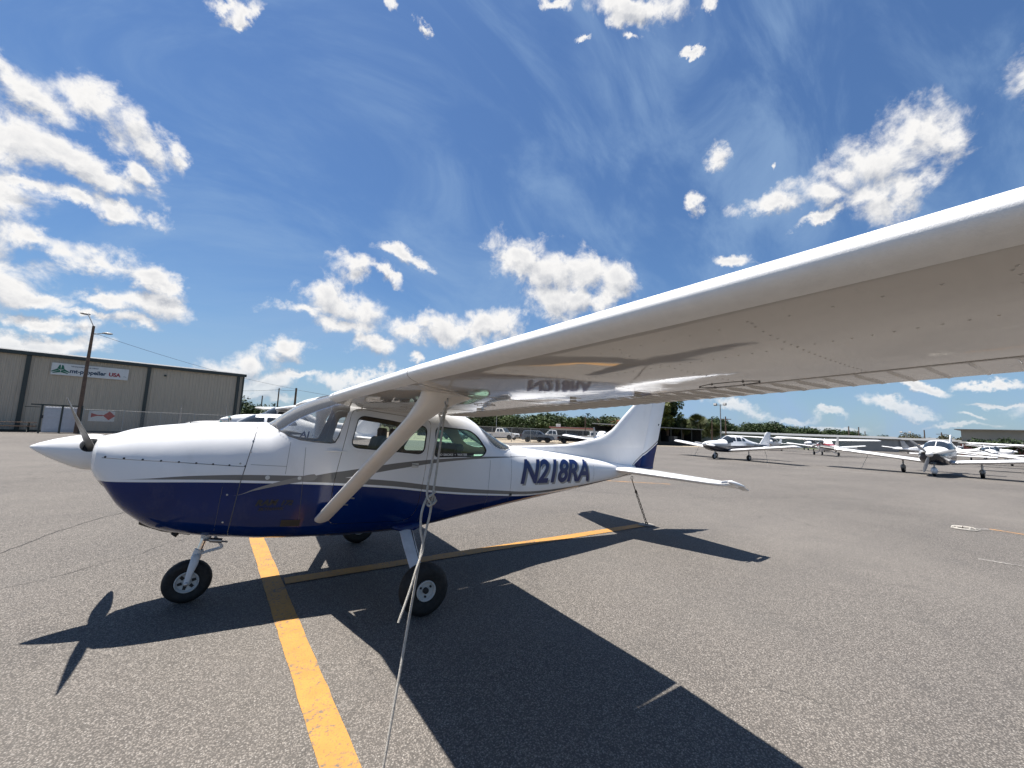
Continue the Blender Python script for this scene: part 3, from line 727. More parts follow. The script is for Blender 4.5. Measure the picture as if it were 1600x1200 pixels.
# ---- wings
def airfoil(c0, c1, n=16, t=.12, m=.02, p=.4):
    """closed outline between chord fractions, upper surface aft->fore then lower fore->aft"""
    def yt(x): return 5*t*(.2969*math.sqrt(max(x, 0))-.126*x-.3516*x*x+.2843*x**3-.1030*x**4)
    def yc(x): return m/p/p*(2*p*x-x*x) if x < p else m/(1-p)**2*((1-2*p)+2*p*x-x*x)
    X = [c0+(c1-c0)*(1-math.cos(math.pi*i/n*(.5 if c0 == 0 else 1)))/(1 if c0 == 0 else 2) for i in range(n+1)] if c0 == 0 else [c0+(c1-c0)*i/n for i in range(n+1)]
    up = [(x, yc(x)+yt(x)) for x in X]; lo = [(x, yc(x)-yt(x)) for x in X]
    return (up[::-1]+lo[1:]) if c0 == 0 else (up[::-1]+lo)
WS = [(.50, .70, 1.955, 2.39, 1.832), (2.60, .765, 2.000, 2.40, 1.902), (4.4, .872, 2.035, 2.27, 1.960), (5.35, .93, 2.058, 2.17, 1.985), (5.50, .94, 2.062, 2.15, 1.990)]
def wing_frame(y):
    a = abs(y); xl, zl, xt, zt = (np.interp(a, [w[0] for w in WS], [w[k] for w in WS]) for k in (1, 2, 3, 4)); return xl, zl, xt, zt
def wpt(y, cx, cz):
    xl, zl, xt, zt = wing_frame(y); c = math.hypot(xt-xl, zt-zl); dx, dz = (xt-xl)/c, (zt-zl)/c
    return (xl+dx*cx*c-dz*cz*c, y, zl+dz*cx*c+dx*cz*c)
def low_z(cx):  # lower surface offset
    for (a, b), (c, d) in zip(AFL, AFL[1:]):
        if a <= cx <= c: return b+(d-b)*(cx-a)/(c-a)
    return AFL[-1][1]
full = airfoil(0, 1, 40); AFL = full[40:]
HINGE = .715
for sgn in (-1, 1):
    af = airfoil(0, HINGE, 22); ys = [.50]+frange(.62, 2.60, .33)+frange(2.75, 5.30, .28)
    g = G().loft([[wpt(sgn*y, x, z) for x, z in af] for y in ys])
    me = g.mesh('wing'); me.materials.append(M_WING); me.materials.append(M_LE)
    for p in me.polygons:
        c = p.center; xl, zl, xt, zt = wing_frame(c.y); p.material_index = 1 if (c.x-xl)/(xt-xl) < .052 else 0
    smooth(me, 50); wing = bpy.data.objects.new('wing', me); COL.objects.link(wing); wing.parent = AC
    # root fairing and tip
    g = G().loft([[wpt(sgn*.49, x*1.0, z*.9) for x, z in full], [wpt(sgn*.62, x, z) for x, z in full]]); g2 = G()
    afr = airfoil(HINGE, 1, 8)
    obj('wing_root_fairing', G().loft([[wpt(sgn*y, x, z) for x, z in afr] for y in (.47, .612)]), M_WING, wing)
    rings = []
    for k in range(8):
        t = k/7; y = 5.285+.215*math.sin(t*math.pi/2); s = math.sqrt(max(.012, 1-t*t)); mid = wpt(sgn*y, .45, .01)
        rings.append([tuple(Vector(wpt(sgn*y, .45+(x-.45)*(.86+.14*s), .01+(z-.01)*s))) for x, z in full])
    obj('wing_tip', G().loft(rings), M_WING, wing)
    # control surfaces with beaded skins
    for nm, y0, y1, pitch in (('flap', .625, 2.640, .115), ('aileron', 2.665, 5.275, .095)):
        rings = []; y = y0; n = int((y1-y0)/pitch); afc = airfoil(HINGE+.006, 1, 8)
        for k in range(n):
            for dy, h in ((0, 0), (.33, 0), (.40, .0085), (.47, 0)):
                yy = y0+(k+dy)*(y1-y0)/n; ring = []
                for i, (x, z) in enumerate(afc):
                    f = 1 if .14 < (x-HINGE)/(1-HINGE) < .985 else 0
                    ring.append(wpt(sgn*yy, x, z+(h/1.5)*f*(1 if i <= 8 else -1)))
                rings.append(ring)
        rings.append([wpt(sgn*y1, x, z) for x, z in afc])
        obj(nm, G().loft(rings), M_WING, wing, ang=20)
    # underside: rivet rows, spanwise seams, inspection covers
    g = G()
    def wr(y, cx, r=.0030):
        r = min(r, .0030)
        x, yy, z = wpt(sgn*y, cx, low_z(cx)); g.add([(x-r, yy-r, z), (x+r, yy-r, z), (x+r, yy+r, z), (x-r, yy+r, z), (x, yy, z-.0018)], [(0, 1, 4), (1, 2, 4), (2, 3, 4), (3, 0, 4)])
    for k in range(118): wr(.66+k*.039, .28); wr(.66+k*.039, .695)
    for k in range(60): wr(.66+k*.078, .10, .0036)
    for yb in (.66, 1.05, 1.5, 1.95, 2.42, 2.62, 3.1, 3.55, 4.0, 4.4, 4.8, 5.2):
        for k in range(22): wr(yb, .09+k*.028, .0036)
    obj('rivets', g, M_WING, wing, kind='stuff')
    g = G()
    for cx in (.70,): g.tube([wpt(sgn*y, cx, low_z(cx)-.0003) for y in frange(.64, 5.28, .2)], .0014, 5)
    for yb in (2.64, 1.48): g.tube([wpt(sgn*yb, c, low_z(c)-.0003) for c in frange(.004, .70, .05)], .0014, 5)
    g.tube([wpt(sgn*2.64, x, z) for x, z in airfoil(0, .5, 14)], .0022, 5)
    obj('panel_seams', g, M_WGAP, wing, kind='stuff')
    for (yc, cx, rx, ry) in ((3.93, .655, .13, .045), (1.25, .35, .09, .06), (2.15, .5, .08, .05)):
        g = G().tube([wpt(sgn*(yc+rx*math.sin(a)), cx+ry*math.cos(a), low_z(min(.71, cx+ry*math.cos(a)))-.0005) for a in [2*math.pi*j/28 for j in range(28)]], .0013, 5, closed=True)
        for j in range(6):
            a = j*math.pi/3+.3; p = wpt(sgn*(yc+rx*1.0*math.sin(a)), cx+ry*math.cos(a), low_z(min(.71, cx+ry*math.cos(a)))-.002); g.sphere(p, .0035, 6, 4)
        obj('inspection_cover', g, M_GAP if yc == 3.93 else M_WGAP, wing)
    for (yc, cx) in ((2.95, .62), (3.42, .66), (4.9, .66), (1.6, .66)):
        p = wpt(sgn*yc, cx, low_z(cx)); g = G().box((p[0], p[1], p[2]-.010), (.05, .008, .016)); g.box((p[0]+.05, p[1], p[2]-.012), (.04, .005, .006)); obj('hinge_bracket', g, M_WING, wing)
    # pitot / vent near root
    p = wpt(sgn*1.02, .12, low_z(.12))
    if sgn < 0:
        obj('fuel_vent', G().tube([tuple(Vector(p)+Vector((.10, .45, .0))), tuple(Vector(p)+Vector((.10, .45, -.05))), tuple(Vector(p)+Vector((.05, .45, -.06)))], .009, 8), M_WING, wing)
        p = wpt(-.58, .045, 0); obj('air_inlet', G().sphere(wpt(-.66, .004, .004), .013, 10, 6, (.6, 1, 1.4)), M_BLACK, wing)
    # ---- lift strut with flared cuff
    B0 = Vector((.735, sgn*.545, .765)); T0 = Vector((1.075, sgn*2.43, 1.915)); d = (T0-B0); Ls = d.length; dn = d.normalized(); rings = []
    cd = Vector((1, 0, -.08)); cd = (cd-dn*cd.dot(dn)).normalized(); nd = dn.cross(cd).normalized()
    nd0 = nd; hz_ = Vector((0, 1, 0)) if nd.dot(Vector((0, 1, 0))) > 0 else Vector((0, -1, 0))
    for t, ch, th, sh in ((-.03, .135, .055, 0), (.0, .140, .058, 0), (.08, .142, .058, 0), (.5, .145, .058, 0), (.80, .148, .060, 0), (.845, .150, .062, 0), (.865, .160, .075, 0), (.90, .185, .10, .004), (.94, .225, .13, .012), (.965, .265, .16, .022), (.985, .31, .19, .032), (1.0, .345, .22, .038), (1.012, .37, .24, .042)):
        c = B0+d*t+cd*sh; q_ = max(0, min(1, (t-.86)/.13)); nd = nd0.lerp(hz_, q_).normalized(); ring = []
        for j in range(28):
            a = 2*math.pi*j/28; e = math.cos(a); w = math.sin(a)*(1-.28*e*(1 if e > 0 else .35)); ring.append(tuple(c+cd*ch*.5*e+nd*th*.5*w))
        rings.append(ring)
    cut_i = 5
    strut = obj('wing_strut', G().loft(rings[:cut_i+2]), M_STRUT, AC)
    # conform cuff end to the wing skin
    top = []
    for rg in rings[cut_i+1:]:
        q = []
        for p in rg:
            xl, zl, xt, zt = wing_frame(p[1]); cx = (p[0]-xl)/(xt-xl); wz = wpt(p[1], cx, low_z(min(max(cx, .01), .7)))[2]
            q.append((p[0], p[1], min(p[2], wz+.006)))
        top.append(q)
    obj('strut_fairing', G().loft(top), M_STRUT, strut)
    if sgn < 0:
        for k, t in ((0, .23), (1, .16)):
            c = B0+d*t+cd*.072; obj('step_pin', G().cyl(tuple(c), tuple(c+cd*.035), .007, n=8), M_STEEL, strut)
    # tie-down ring
    rc = Vector((1.10, sgn*2.47, 1.865)); g = G().tube([tuple(rc+Vector((math.cos(a)*.0, math.cos(a)*.02, math.sin(a)*.026))) for a in [2*math.pi*j/14 for j in range(14)]], .005, 7, closed=True); g.cyl(tuple(rc+Vector((0, 0, .025))), tuple(rc+Vector((0, 0, .08))), .008, n=8); obj('tie_down_ring', g, M_STEEL, wing)
# roof centre section between the wings
# ---- tail
def fin_sec(x0, x1, z, th):
    L = x1-x0; return [(x0+L*u, s*th*.5*v, z) for u, v, s in ((0, 0, 1), (.02, .35, 1), (.08, .68, 1), (.25, 1, 1), (.6, .9, 1), (1, .25, 1), (1, .25, -1), (.6, .9, -1), (.25, 1, -1), (.08, .68, -1), (.02, .35, -1))]
fin = [(1.10, 4.3, 6.42, .10), (1.20, 4.4, 6.47, .10), (1.40, 4.6, 6.53, .11)]
# leading-edge curve: x of LE at each z
LE = [(1.12, 3.0), (1.46, 3.20), (1.475, 3.9), (1.50, 4.35), (1.545, 4.62), (1.60, 4.98), (1.68, 5.22), (1.76, 5.38), (1.87, 5.52), (2.0, 5.665), (2.153, 5.86), (2.35, 6.10), (2.56, 6.36), (2.60, 6.42)]
def le(z): return np.interp(z, [a for a, b in LE], [b for a, b in LE])
def te(z): return np.interp(z, [1.0, 1.04, 1.20, 1.37, 2.62], [6.50, 6.515, 6.53, 6.60, 6.99])
def hinge_x(z): return np.interp(z, [1.0, 2.62], [6.10, 6.60])
zz = [1.13, 1.2, 1.3, 1.38, 1.44, 1.462, 1.475, 1.50, 1.545, 1.60, 1.68, 1.76, 1.87, 2.0, 2.15, 2.35, 2.52, 2.575, 2.60]
obj('vertical_fin', G().loft([fin_sec(le(z), hinge_x(z), z, .10-.03*(z-1.1)) for z in zz], cap=True), M_LIV, AC, ang=60)
zz = [1.075, 1.15, 1.3, 1.5, 1.7, 1.9, 2.1, 2.3, 2.5, 2.60]
rud = obj('rudder', G().loft([[(x, y, z) for x, y, z in fin_sec(hinge_x(z)+.006, te(z), z, .075-.02*(z-1.1))] for z in zz]), M_LIV, AC, ang=50)
obj('tail_light', G().sphere((6.66, -.034, 1.90), .012, 8, 5, (1, .5, 1.6)), M_BLACK, rud)
obj('rudder_base', G().loft([fin_sec(6.08, 6.47-.0*k, 1.035+.045*k, .07) for k in (0, .5, 1)]), M_LIV, rud, ang=50)
for sgn in (-1, 1):
    st = [(.06, 5.28, 6.18, 1.090, .115), (.35, 5.37, 6.18, 1.088, .11), (1.0, 5.58, 6.18, 1.072, .10), (1.50, 5.74, 6.18, 1.060, .085), (1.66, 5.80, 6.18, 1.056, .07), (1.70, 5.90, 6.16, 1.054, .03)]
    def hs(x0, x1, z, th, y, pitch=-.03):
        return [(x, y, zz_+pitch*(x-x0)) for x, zz_ in [(p[0], z+p[1]) for p in fin_sec(x0, x1, 0, th)]]
    def hring(x0, x1, y, z, th, droop=0.):
        L = x1-x0; o = []
        for u, v, s in ((0, 0, 1), (.015, .30, 1), (.05, .58, 1), (.12, .82, 1), (.3, 1, 1), (.65, .9, 1), (1, .62, 1), (1, .62, -1), (.65, .9, -1), (.3, 1, -1), (.12, .82, -1), (.05, .58, -1), (.015, .30, -1)):
            o.append((x0+L*u, sgn*y, z+s*th*.5*v-.05*(x0+L*u-5.3)-(droop*(x0+L*u-6.19))))
        return o
    stab = obj('horizontal_stabilizer', G().loft([hring(a, b, y, z, th) for y, a, b, z, th in st]), M_WHITE, AC, ang=50)
    def ering(x0, x1, y, z, th, bead=0.):
        L = x1-x0; o = []
        for u, v, s in ((0, .75, 1), (.05, 1, 1), (.3, .85, 1), (.7, .45, 1), (1, .08, 1), (1, .08, -1), (.7, .45, -1), (.3, .85, -1), (.05, 1, -1), (0, .75, -1)):
            o.append((x0+L*u, sgn*y, z+s*(th*.5*v+(bead if .05 < u < 1 else 0))-.05*(x0+L*u-5.3)-.36*L*u))
        return o
    rings = []
    for k in range(15):
        y = .10+k*.107
        for dy, h in ((0, 0), (.03, 0), (.045, .003), (.06, 0)):
            yy = y+dy; rings.append(ering(6.186, np.interp(yy, [.1, 1.5], [6.46, 6.40]), yy, np.interp(yy, [0, 1.7], [1.086, 1.058]), .055, h))
    rings.append(ering(6.186, 6.39, 1.685, 1.058, .045))
    elev = obj('elevator', G().loft(rings), M_WHITE, AC, ang=22)
    # balance horn and tip
    g = G().loft([hring(x0, 6.30, y, 1.058, th, .17) for y, x0, th in ((1.715, 5.96, .055), (1.73, 5.94, .062), (1.765, 5.96, .055), (1.785, 6.03, .02))])
    g.loft([hring(6.28, 6.42, y, 1.062, th, .36) for y, th in ((1.69, .045), (1.75, .04), (1.785, .012))]); obj('elevator_horn', g, M_WHITE, elev, ang=50)
    obj('tip_cap', G().box((5.96, sgn*1.70, 1.062), (.30, .018, .035)), M_WHITE, stab, bevel=.006)
obj('tail_tie_ring', G().tube([(5.93+.0*math.cos(a), .022*math.cos(a), .915+.035*math.sin(a)) for a in [2*math.pi*j/14 for j in range(14)]], .006, 7, closed=True), M_STEEL, AC)
# ---- landing gear
def wheel(parent, c, R, wdt, spokes, hubr, side):
    w = bpy.data.objects.new('wheel', None); COL.objects.link(w); w.parent = parent; w.location = c; w.empty_display_size = .1
    h = wdt/2; pr = [(hubr*1.02, -h*.60), (hubr*1.12, -h*.80), (R*.72, -h*.98), (R*.86, -h*.92), (R*.95, -h*.66), (R*.99, -h*.34), (R, 0), (R*.99, h*.34), (R*.95, h*.66), (R*.86, h*.92), (R*.72, h*.98), (hubr*1.12, h*.80), (hubr*1.02, h*.60)]
    obj('tyre', G().lathe(pr, (0, 0, 0), 'y', 48, cap=False), M_TYRE, w)
    g = G(); s = side
    g.lathe([(hubr*1.03, s*h*.30), (hubr*1.05, s*h*.84), (hubr*.97, s*h*.90), (hubr*.90, s*h*.80), (hubr*.86, s*h*.52), (hubr*.30, s*h*.46), (hubr*.28, s*h*.70), (hubr*.20, s*h*.74), (.002, s*h*.74)], (0, 0, 0), 'y', 40, cap=False)
    g.lathe([(hubr*1.03, -s*h*.5), (hubr*.9, -s*h*.8), (.002, -s*h*.5)], (0, 0, 0), 'y', 30, cap=False)
    obj('rim', g, M_RIM, w)
    for k in range(6 if spokes else 3):
        a = 2*math.pi*(k+.25)/(6 if spokes else 3)
        if spokes:
            rr = hubr*.60; c2 = (rr*math.cos(a), s*(h*.50), rr*math.sin(a)); q = Matrix.Rotation(-a, 3, 'Y')
            gg = G(); P = [q @ Vector(p) for p in ((hubr*.80, 0, -hubr*.13), (hubr*.80, 0, hubr*.13), (hubr*.42, 0, hubr*.16), (hubr*.42, 0, -hubr*.16))]
            gg.add([(p.x, s*h*.475, p.z) for p in P]+[(p.x, s*h*.525, p.z) for p in P], [(0, 1, 2, 3), (4, 7, 6, 5), (0, 4, 5, 1), (1, 5, 6, 2), (2, 6, 7, 3), (3, 7, 4, 0)]); obj('rim_hole', gg, M_BLACK, w)
        else:
            obj('bolt', G().lathe([(.010, 0), (.010, s*.014)], (hubr*.62*math.cos(a), s*h*.46, hubr*.62*math.sin(a)), 'y', 8), M_BLACK, w)
    if not spokes: obj('hub_cap', G().lathe([(hubr*.30, s*h*.5), (hubr*.30, s*h*.77), (hubr*.2, s*h*.79)], (0, 0, 0), 'y', 20), M_BLACK, w)
    return w
NW = Vector((-.285, 0, .186))
ng = bpy.data.objects.new('nose_gear', None); COL.objects.link(ng); ng.parent = AC
wheel(ng, tuple(NW), .188, .135, True, .088, -1)
top = Vector((-.175, 0, .60)); mid = Vector((-.232, 0, .425))
obj('oleo_strut', G().tube([tuple(top+Vector((0, 0, .03))), tuple(mid)], .024, 18), M_CHROME, ng)
obj('strut_collar', G().tube([tuple(top+Vector((.0, 0, .0))), tuple(top-Vector((.012, 0, .045)))], .042, 18), M_GEAR, ng)
g = G(); g.tube([tuple(mid+Vector((.008, 0, .035))), tuple(mid-Vector((.012, 0, .045)))], [.036, .040], 18)
obj('fork_crown', g, M_GEAR, ng)
for s in (-1, 1):
    g = G(); P = [mid+Vector((0, s*.0, .01)), mid+Vector((-.008, s*.055, -.025)), mid+Vector((-.020, s*.088, -.085)), NW+Vector((.012, s*.092, .07)), NW+Vector((0, s*.092, 0))]
    rings = []
    for p, (a, b) in zip(P, ((.030, .03), (.034, .022), (.033, .010), (.024, .008), (.020, .008))):
        rings.append([tuple(p+Vector((a*math.cos(t), b*math.sin(t), 0))) for t in [2*math.pi*j/12 for j in range(12)]])
    g.loft(rings); obj('fork_leg', g, M_GEAR, ng)
    obj('axle_nut', G().lathe([(.017, 0), (.017, s*.014), (.009, s*.02)], (NW.x, s*.10, NW.z), 'y', 12), M_STEEL, ng)
e1 = Vector((-.045, 0, .458))
obj('torque_link', G().bar(tuple(mid+Vector((.02, 0, -.005))), tuple(e1), .05, .018, (0, 0, 1)), M_GEAR, ng, bevel=.004)
obj('torque_link', G().bar(tuple(top+Vector((.06, 0, -.035))), tuple(e1), .05, .018, (0, 0, 1)), M_GEAR, ng, bevel=.004)
obj('shimmy_damper', G().cyl((-.15, -.045, .545), (-.055, -.05, .530), .022, n=14), M_STEEL, ng)
obj('steering_rod', G().cyl((-.20, -.06, .555), (-.01, -.055, .515), .008, n=8), M_STEEL, ng)
for sgn in (-1, 1):
    mg = bpy.data.objects.new('main_gear', None); COL.objects.link(mg); mg.parent = AC
    P = [(Vector((1.62, sgn*.34, .575)), .155), (Vector((1.605, sgn*.46, .565)), .150), (Vector((1.575, sgn*.70, .455)), .140), (Vector((1.545, sgn*.98, .33)), .125), (Vector((1.525, sgn*1.20, .235)), .105)]
    rings = []
    for i, (p, w) in enumerate(P):
        t = (P[min(i+1, 4)][0]-P[max(i-1, 0)][0]).normalized(); n = t.cross(Vector((1, 0, 0))).normalized()
        rings.append([tuple(p+Vector((w/2*math.cos(a), 0, 0))+n*.013*math.sin(a)*(1.3-.3*abs(math.cos(a)))) for a in [2*math.pi*j/16 for j in range(16)]])
    leg = obj('gear_leg', G().loft(rings), M_GEAR, mg)
    obj('gear_fairing', G().loft([[(1.62+dx*.5*math.cos(a)*w1, sgn*(y+.0), z+h*math.sin(a)) for a in [2*math.pi*j/18 for j in range(18)]] for y, z, dx, h, w1 in ((.30, .60, .44, .060, 1), (.42, .597, .40, .055, 1), (.475, .585, .30, .045, 1), (.50, .57, .20, .03, 1))]), M_LIV, mg)
    wheel(mg, (1.52, sgn*1.275, .224), .226, .165, False, .086, sgn)
    obj('brake_disc', G().lathe([(.10, 0), (.10, -sgn*.008)], (1.52, sgn*1.20, .224), 'y', 28), M_STEEL, mg)
    obj('brake_line', G().tube([(1.66, sgn*.5, .56), (1.62, sgn*.75, .44), (1.585, sgn*1.05, .31), (1.56, sgn*1.18, .27)], .005, 6), M_BLACK, mg)
    if sgn < 0: 
        a, b = Vector((1.545, -.98, .33)), Vector((1.525, -1.20, .235)); c = (a*.75+b*.25)
        obj('leg_placard', G().box((1.545, c.y-.006, c.z+.013), (.07, .075, .002), Matrix.Rotation(R_(23), 3, 'X')), M_BLACK, leg)
# belly fairing visible under the cabin, antenna, transponder
obj('belly_antenna', G().box((1.15, .05, .485), (.06, .01, .06)), M_BLACK, AC)
# ---- cabin interior
fl = G().box((1.2, 0, .69), (1.9, .78, .03)); obj('cabin_floor', fl, M_SEAT, AC)
g = G(); g.prism([(.22, 1.50), (.44, 1.55), (.47, 1.54), (.47, 1.18), (.44, 1.16), (.22, 1.18)], -.44, .44); obj('instrument_panel', g, M_BLACK, AC, bevel=.015)
obj('glareshield', G().prism([(.21, 1.575), (.38, 1.595), (.50, 1.58), (.505, 1.565), (.21, 1.56)], -.40, .40), M_BLACK, AC, bevel=.01)
for y in (-.25, .25):
    g = G(); g.cyl((.5, y, 1.37), (.68, y, 1.38), .012, n=10); g.tube([(.69, y-.14, 1.47), (.70, y-.16, 1.40), (.70, y-.09, 1.36), (.70, y+.09, 1.36), (.70, y+.16, 1.40), (.69, y+.14, 1.47)], .014, 8); obj('control_yoke', g, M_BLACK, AC)
    for x, zt in ((1.15, 1.52), (1.95, 1.47)):
        seat = obj('seat_cushion', G().box((x-.05, y, .98), (.46, .42, .14)), M_SEAT, AC, bevel=.04)
        g = G().prism([(x+.10, 1.02), (x+.20, 1.00), (x+.34, zt), (x+.30, zt+.03), (x+.24, zt+.02)], y-.20, y+.20); obj('seat_back', g, M_SEAT, AC, bevel=.03)
        if x < 1.5:
            obj('head_rest', G().box((x+.32, y, zt+.07), (.07, .24, .13)), M_SEAT, AC, bevel=.025)
obj('baggage_shelf', G().box((2.62, 0, 1.30), (.75, .66, .04)), M_RIM, AC, bevel=.015)
obj('headliner', G().box((1.35, 0, 1.90), (1.0, .70, .02)), M_CABIN, AC)
obj('compass', G().box((.50, 0, 1.80), (.05, .07, .05)), M_BLACK, AC, bevel=.01)
g = G().tube([(.42, 0, 1.78), (.56, .0, 1.84), (.72, 0, 1.93)], .008, 8); obj('windshield_post', g, M_BLACK, AC)
# shoulder belts
g = G().bar((1.80, -.30, 1.88), (1.50, -.28, 1.35), .05, .004, (0, 1, 0)); obj('seat_belt', g, M_BLACK, AC)
# ---- lettering
def on_side(x0, z0, tilt, off, sc=1.):
    def fn(x, y):
        X = x0+x; Z = z0+y+tilt*x; return (X, -HF.surfy(X, Z, off), Z)
    return fn
def regmark():
    m = text_mesh('N218RA', 1.0, shear=.24, offset=.028, space=.95); b = [v.co for v in m.vertices]; w = max(p.x for p in b)-min(p.x for p in b); h = max(p.y for p in b)-min(p.y for p in b); x0 = min(p.x for p in b); y0 = min(p.y for p in b)
    for v in m.vertices: v.co.x = (v.co.x-x0)*1.43/w; v.co.y = (v.co.y-y0)*.335/h
    return m
obj('registration_shadow', lay_text(regmark(), on_side(3.208, .948, -.022, .0035)), M_SHAD, AC, sm=False)
obj('registration_number', lay_text(regmark(), on_side(3.175, .972, -.022, .006)), M_NAVY, AC, sm=False)
t1 = text_mesh('RAM', .07, shear=.35, offset=.004, sx=1.15); obj('model_lettering', lay_text(t1, on_side(.165, .925, -.02, .003)), M_BLACK, AC, sm=False)
t1 = text_mesh('172', .06, shear=.35, offset=.003, sx=1.1); obj('model_lettering', lay_text(t1, on_side(.36, .918, -.02, .003)), M_BLACK, AC, sm=False)
t1 = text_mesh('SKYHAWK', .038, shear=.3, offset=.0015, sx=1.1); obj('model_lettering', lay_text(t1, on_side(.19, .878, -.02, .003)), M_BLACK, AC, sm=False)
obj('maker_plate', patch(HF, [(.385, .78), (.545, .77), (.54, .71), (.38, .715)], -1, .004), M_BLACK, AC)
t1 = text_mesh('NO SMOKE  \u2022  WATER', .035, offset=.0015, sx=1.15); obj('window_lettering', lay_text(t1, on_side(1.895, 1.365, -.01, .002)), M_RIM, AC, sm=False)
obj('window_decal', patch(HF, [(1.885, 1.395), (2.40, 1.392), (2.40, 1.357), (1.885, 1.357)], -1, -.001), M_BLACK, AC)

# ------------------------------------------------------------------ ropes, chain, anchors of the main aeroplane
def rope_pts(pts, n=6, sag=0.):
    out = []; P = [Vector(p) for p in pts]
    for i in range(len(P)-1):
        p0, p1, p2, p3 = P[max(i-1, 0)], P[i], P[i+1], P[min(i+2, len(P)-1)]
        for k in range(n):
            t = k/n; out.append(.5*((2*p1)+(p2-p0)*t+(2*p0-5*p1+4*p2-p3)*t*t+(3*p1-p0-3*p2+p3)*t**3))
    out.append(P[-1]); return [tuple(p) for p in out]
RG = Vector((1.10, -2.47, 1.845)); AN = Vector((.655, -2.965, .02))
L_ = lambda t, dx=0., dy=0.: tuple(RG.lerp(AN, t)+Vector((dx, dy, 0)))
rp = empty('tie_down_rope', tuple(AN), 'white rope tied from the near wing ring down to the asphalt, knotted halfway', 'rope')
def robj(name, pts, r, m=M_ROPE, n=8, seg=7):
    me = G().tube([tuple(Vector(p)-AN) for p in rope_pts(pts, seg)], r, n); return obj(name, me, m, rp, ang=80)
robj('main_strand', [L_(0), L_(.10, .004), L_(.25, .012), L_(.31, .014), L_(.36, .016), L_(.44, .004), L_(.55), L_(.75), L_(1.)], .0068)
robj('return_strand', [L_(0, .008), L_(.08, -.020), L_(.17, -.028), L_(.285, -.026), L_(.315, -.008, -.01), L_(.325, .02, -.012), L_(.31, .03, 0), L_(.30, .012, .012), L_(.31, -.018, .006), L_(.35, -.036), L_(.40, -.022), L_(.45, .010), L_(.50, -.012, -.01), L_(.56, -.032, -.012), L_(.625, -.060, -.012)], .0066)
obj('knot', G().tube([tuple(Vector(p)-AN) for p in rope_pts([L_(.29, .022, -.012), L_(.30, -.004, -.018), L_(.31, -.006, .012), L_(.315, .03, .010), L_(.318, .034, -.014), L_(.33, .0, -.016), L_(.325, -.006, .010), L_(.305, .026, .012)], 6)], .0066, 8), M_ROPE, rp, ang=80)
obj('ring_knot', G().tube([tuple(Vector(p)-AN) for p in rope_pts([L_(.005, .012, 0), L_(.012, -.006, -.012), L_(.02, -.002, .014), L_(.03, .010, .0)], 6)], .0066, 8), M_ROPE, rp, ang=80)
g = G().lathe([(.06, -.001), (.06, .005), (.052, .007), (.002, .007)], (0, 0, -.018), 'z', 24); obj('anchor_plate', g, M_CONC, rp)
obj('anchor_ring', G().tube([(.03*math.cos(a), 0, .012+.03*math.sin(a)) for a in [2*math.pi*j/16 for j in range(16)]], .006, 7, closed=True), M_RUST, rp)
# tail chain
TR = Vector((5.93, 0, .885)); TA = Vector((6.52, .13, .01))
ch = empty('tie_down_chain', tuple(TA), 'rusty chain and strap from the tail ring down to its worn anchor', 'chain')
g = G().tube([tuple(TR-TA), tuple(TR.lerp(TA, .26)+Vector((0, 0, -.01))-TA)], .008, 8); obj('strap', g, M_RUST, ch)
d = (TA-TR).normalized(); s1 = d.cross(Vector((0, 1, 0))).normalized(); s2 = d.cross(s1).normalized()
t0 = .25; nl = 13; L0 = (TA-TR).length*(1-t0)/nl
linkme = G().tube([((L0*.62)*math.cos(a)*(1.0), .021*math.sin(a), 0) for a in [2*math.pi*j/14 for j in range(14)]], .0058, 6, closed=True).mesh('link'); linkme.materials.append(M_RUST); smooth(linkme, 70)
for k in range(nl):
    o = bpy.data.objects.new('link', linkme); COL.objects.link(o); o.parent = ch
    w = s1 if k % 2 else s2; q = Matrix((d, w, d.cross(w))).transposed().to_4x4(); q.translation = TR.lerp(TA, t0+(1-t0)*(k+.5)/nl)-TA; o.matrix_local = q
obj('hook', G().tube([tuple(Vector(p)+TR.lerp(TA, .25)-TA) for p in ((0, 0, .02), (.03, 0, 0), (.02, 0, -.03), (-.02, 0, -.02), (-.015, 0, .0))], .008, 7), M_RUST, ch)
obj('anchor_patch', G().add([(.16*math.cos(a)*(1+.12*math.sin(3*a)), .15*math.sin(a)*(1+.1*math.cos(2*a)), .002) for a in [2*math.pi*j/20 for j in range(20)]], [tuple(range(20))]), M_WHT_OLD, ch, sm=False)
obj('anchor_ring', G().tube([(.03*math.cos(a), 0, .014+.03*math.sin(a)) for a in [2*math.pi*j/16 for j in range(16)]], .007, 7, closed=True), M_RUST, ch)

# ------------------------------------------------------------------ other materials
M_SIDING = None
def siding(name, col, streak=.35):
    t = NT(name); c = t.mix(t.rng(t.noise(.5, 4), .3, .7), tuple(x*.93 for x in col), col)
    c = t.mix(t.rng(t.noise(1.6, 5, .7, stretch=(3., 3., .12)), .5, .8, 0, streak), c, tuple(x*.5 for x in col))
    t.set('Base Color', c); t.set('Roughness', .6); return t.m
M_SIDE = siding('beige_steel_siding', (.45, .385, .30)); M_TRIM = mat('dark_green_trim', (.028, .036, .032), .5)
M_SIDE2 = siding('tan_wall', (.33, .285, .225), .15); M_GREYW = siding('grey_hangar_wall', (.27, .26, .24), .2); M_ROOFG = mat('galvanised_roof', (.17, .17, .165), .5, var=.1, vs=.4)
M_ROOFD = mat('dark_roof', (.10, .10, .105), .7); M_REDR = mat('red_tile_roof', (.20, .035, .022), .7, var=.2, vs=2); M_WHW = mat('white_wall', (.46, .44, .42), .8, var=.08, vs=.6); M_PINK = mat('faded_pink_fascia', (.35, .12, .10), .7)
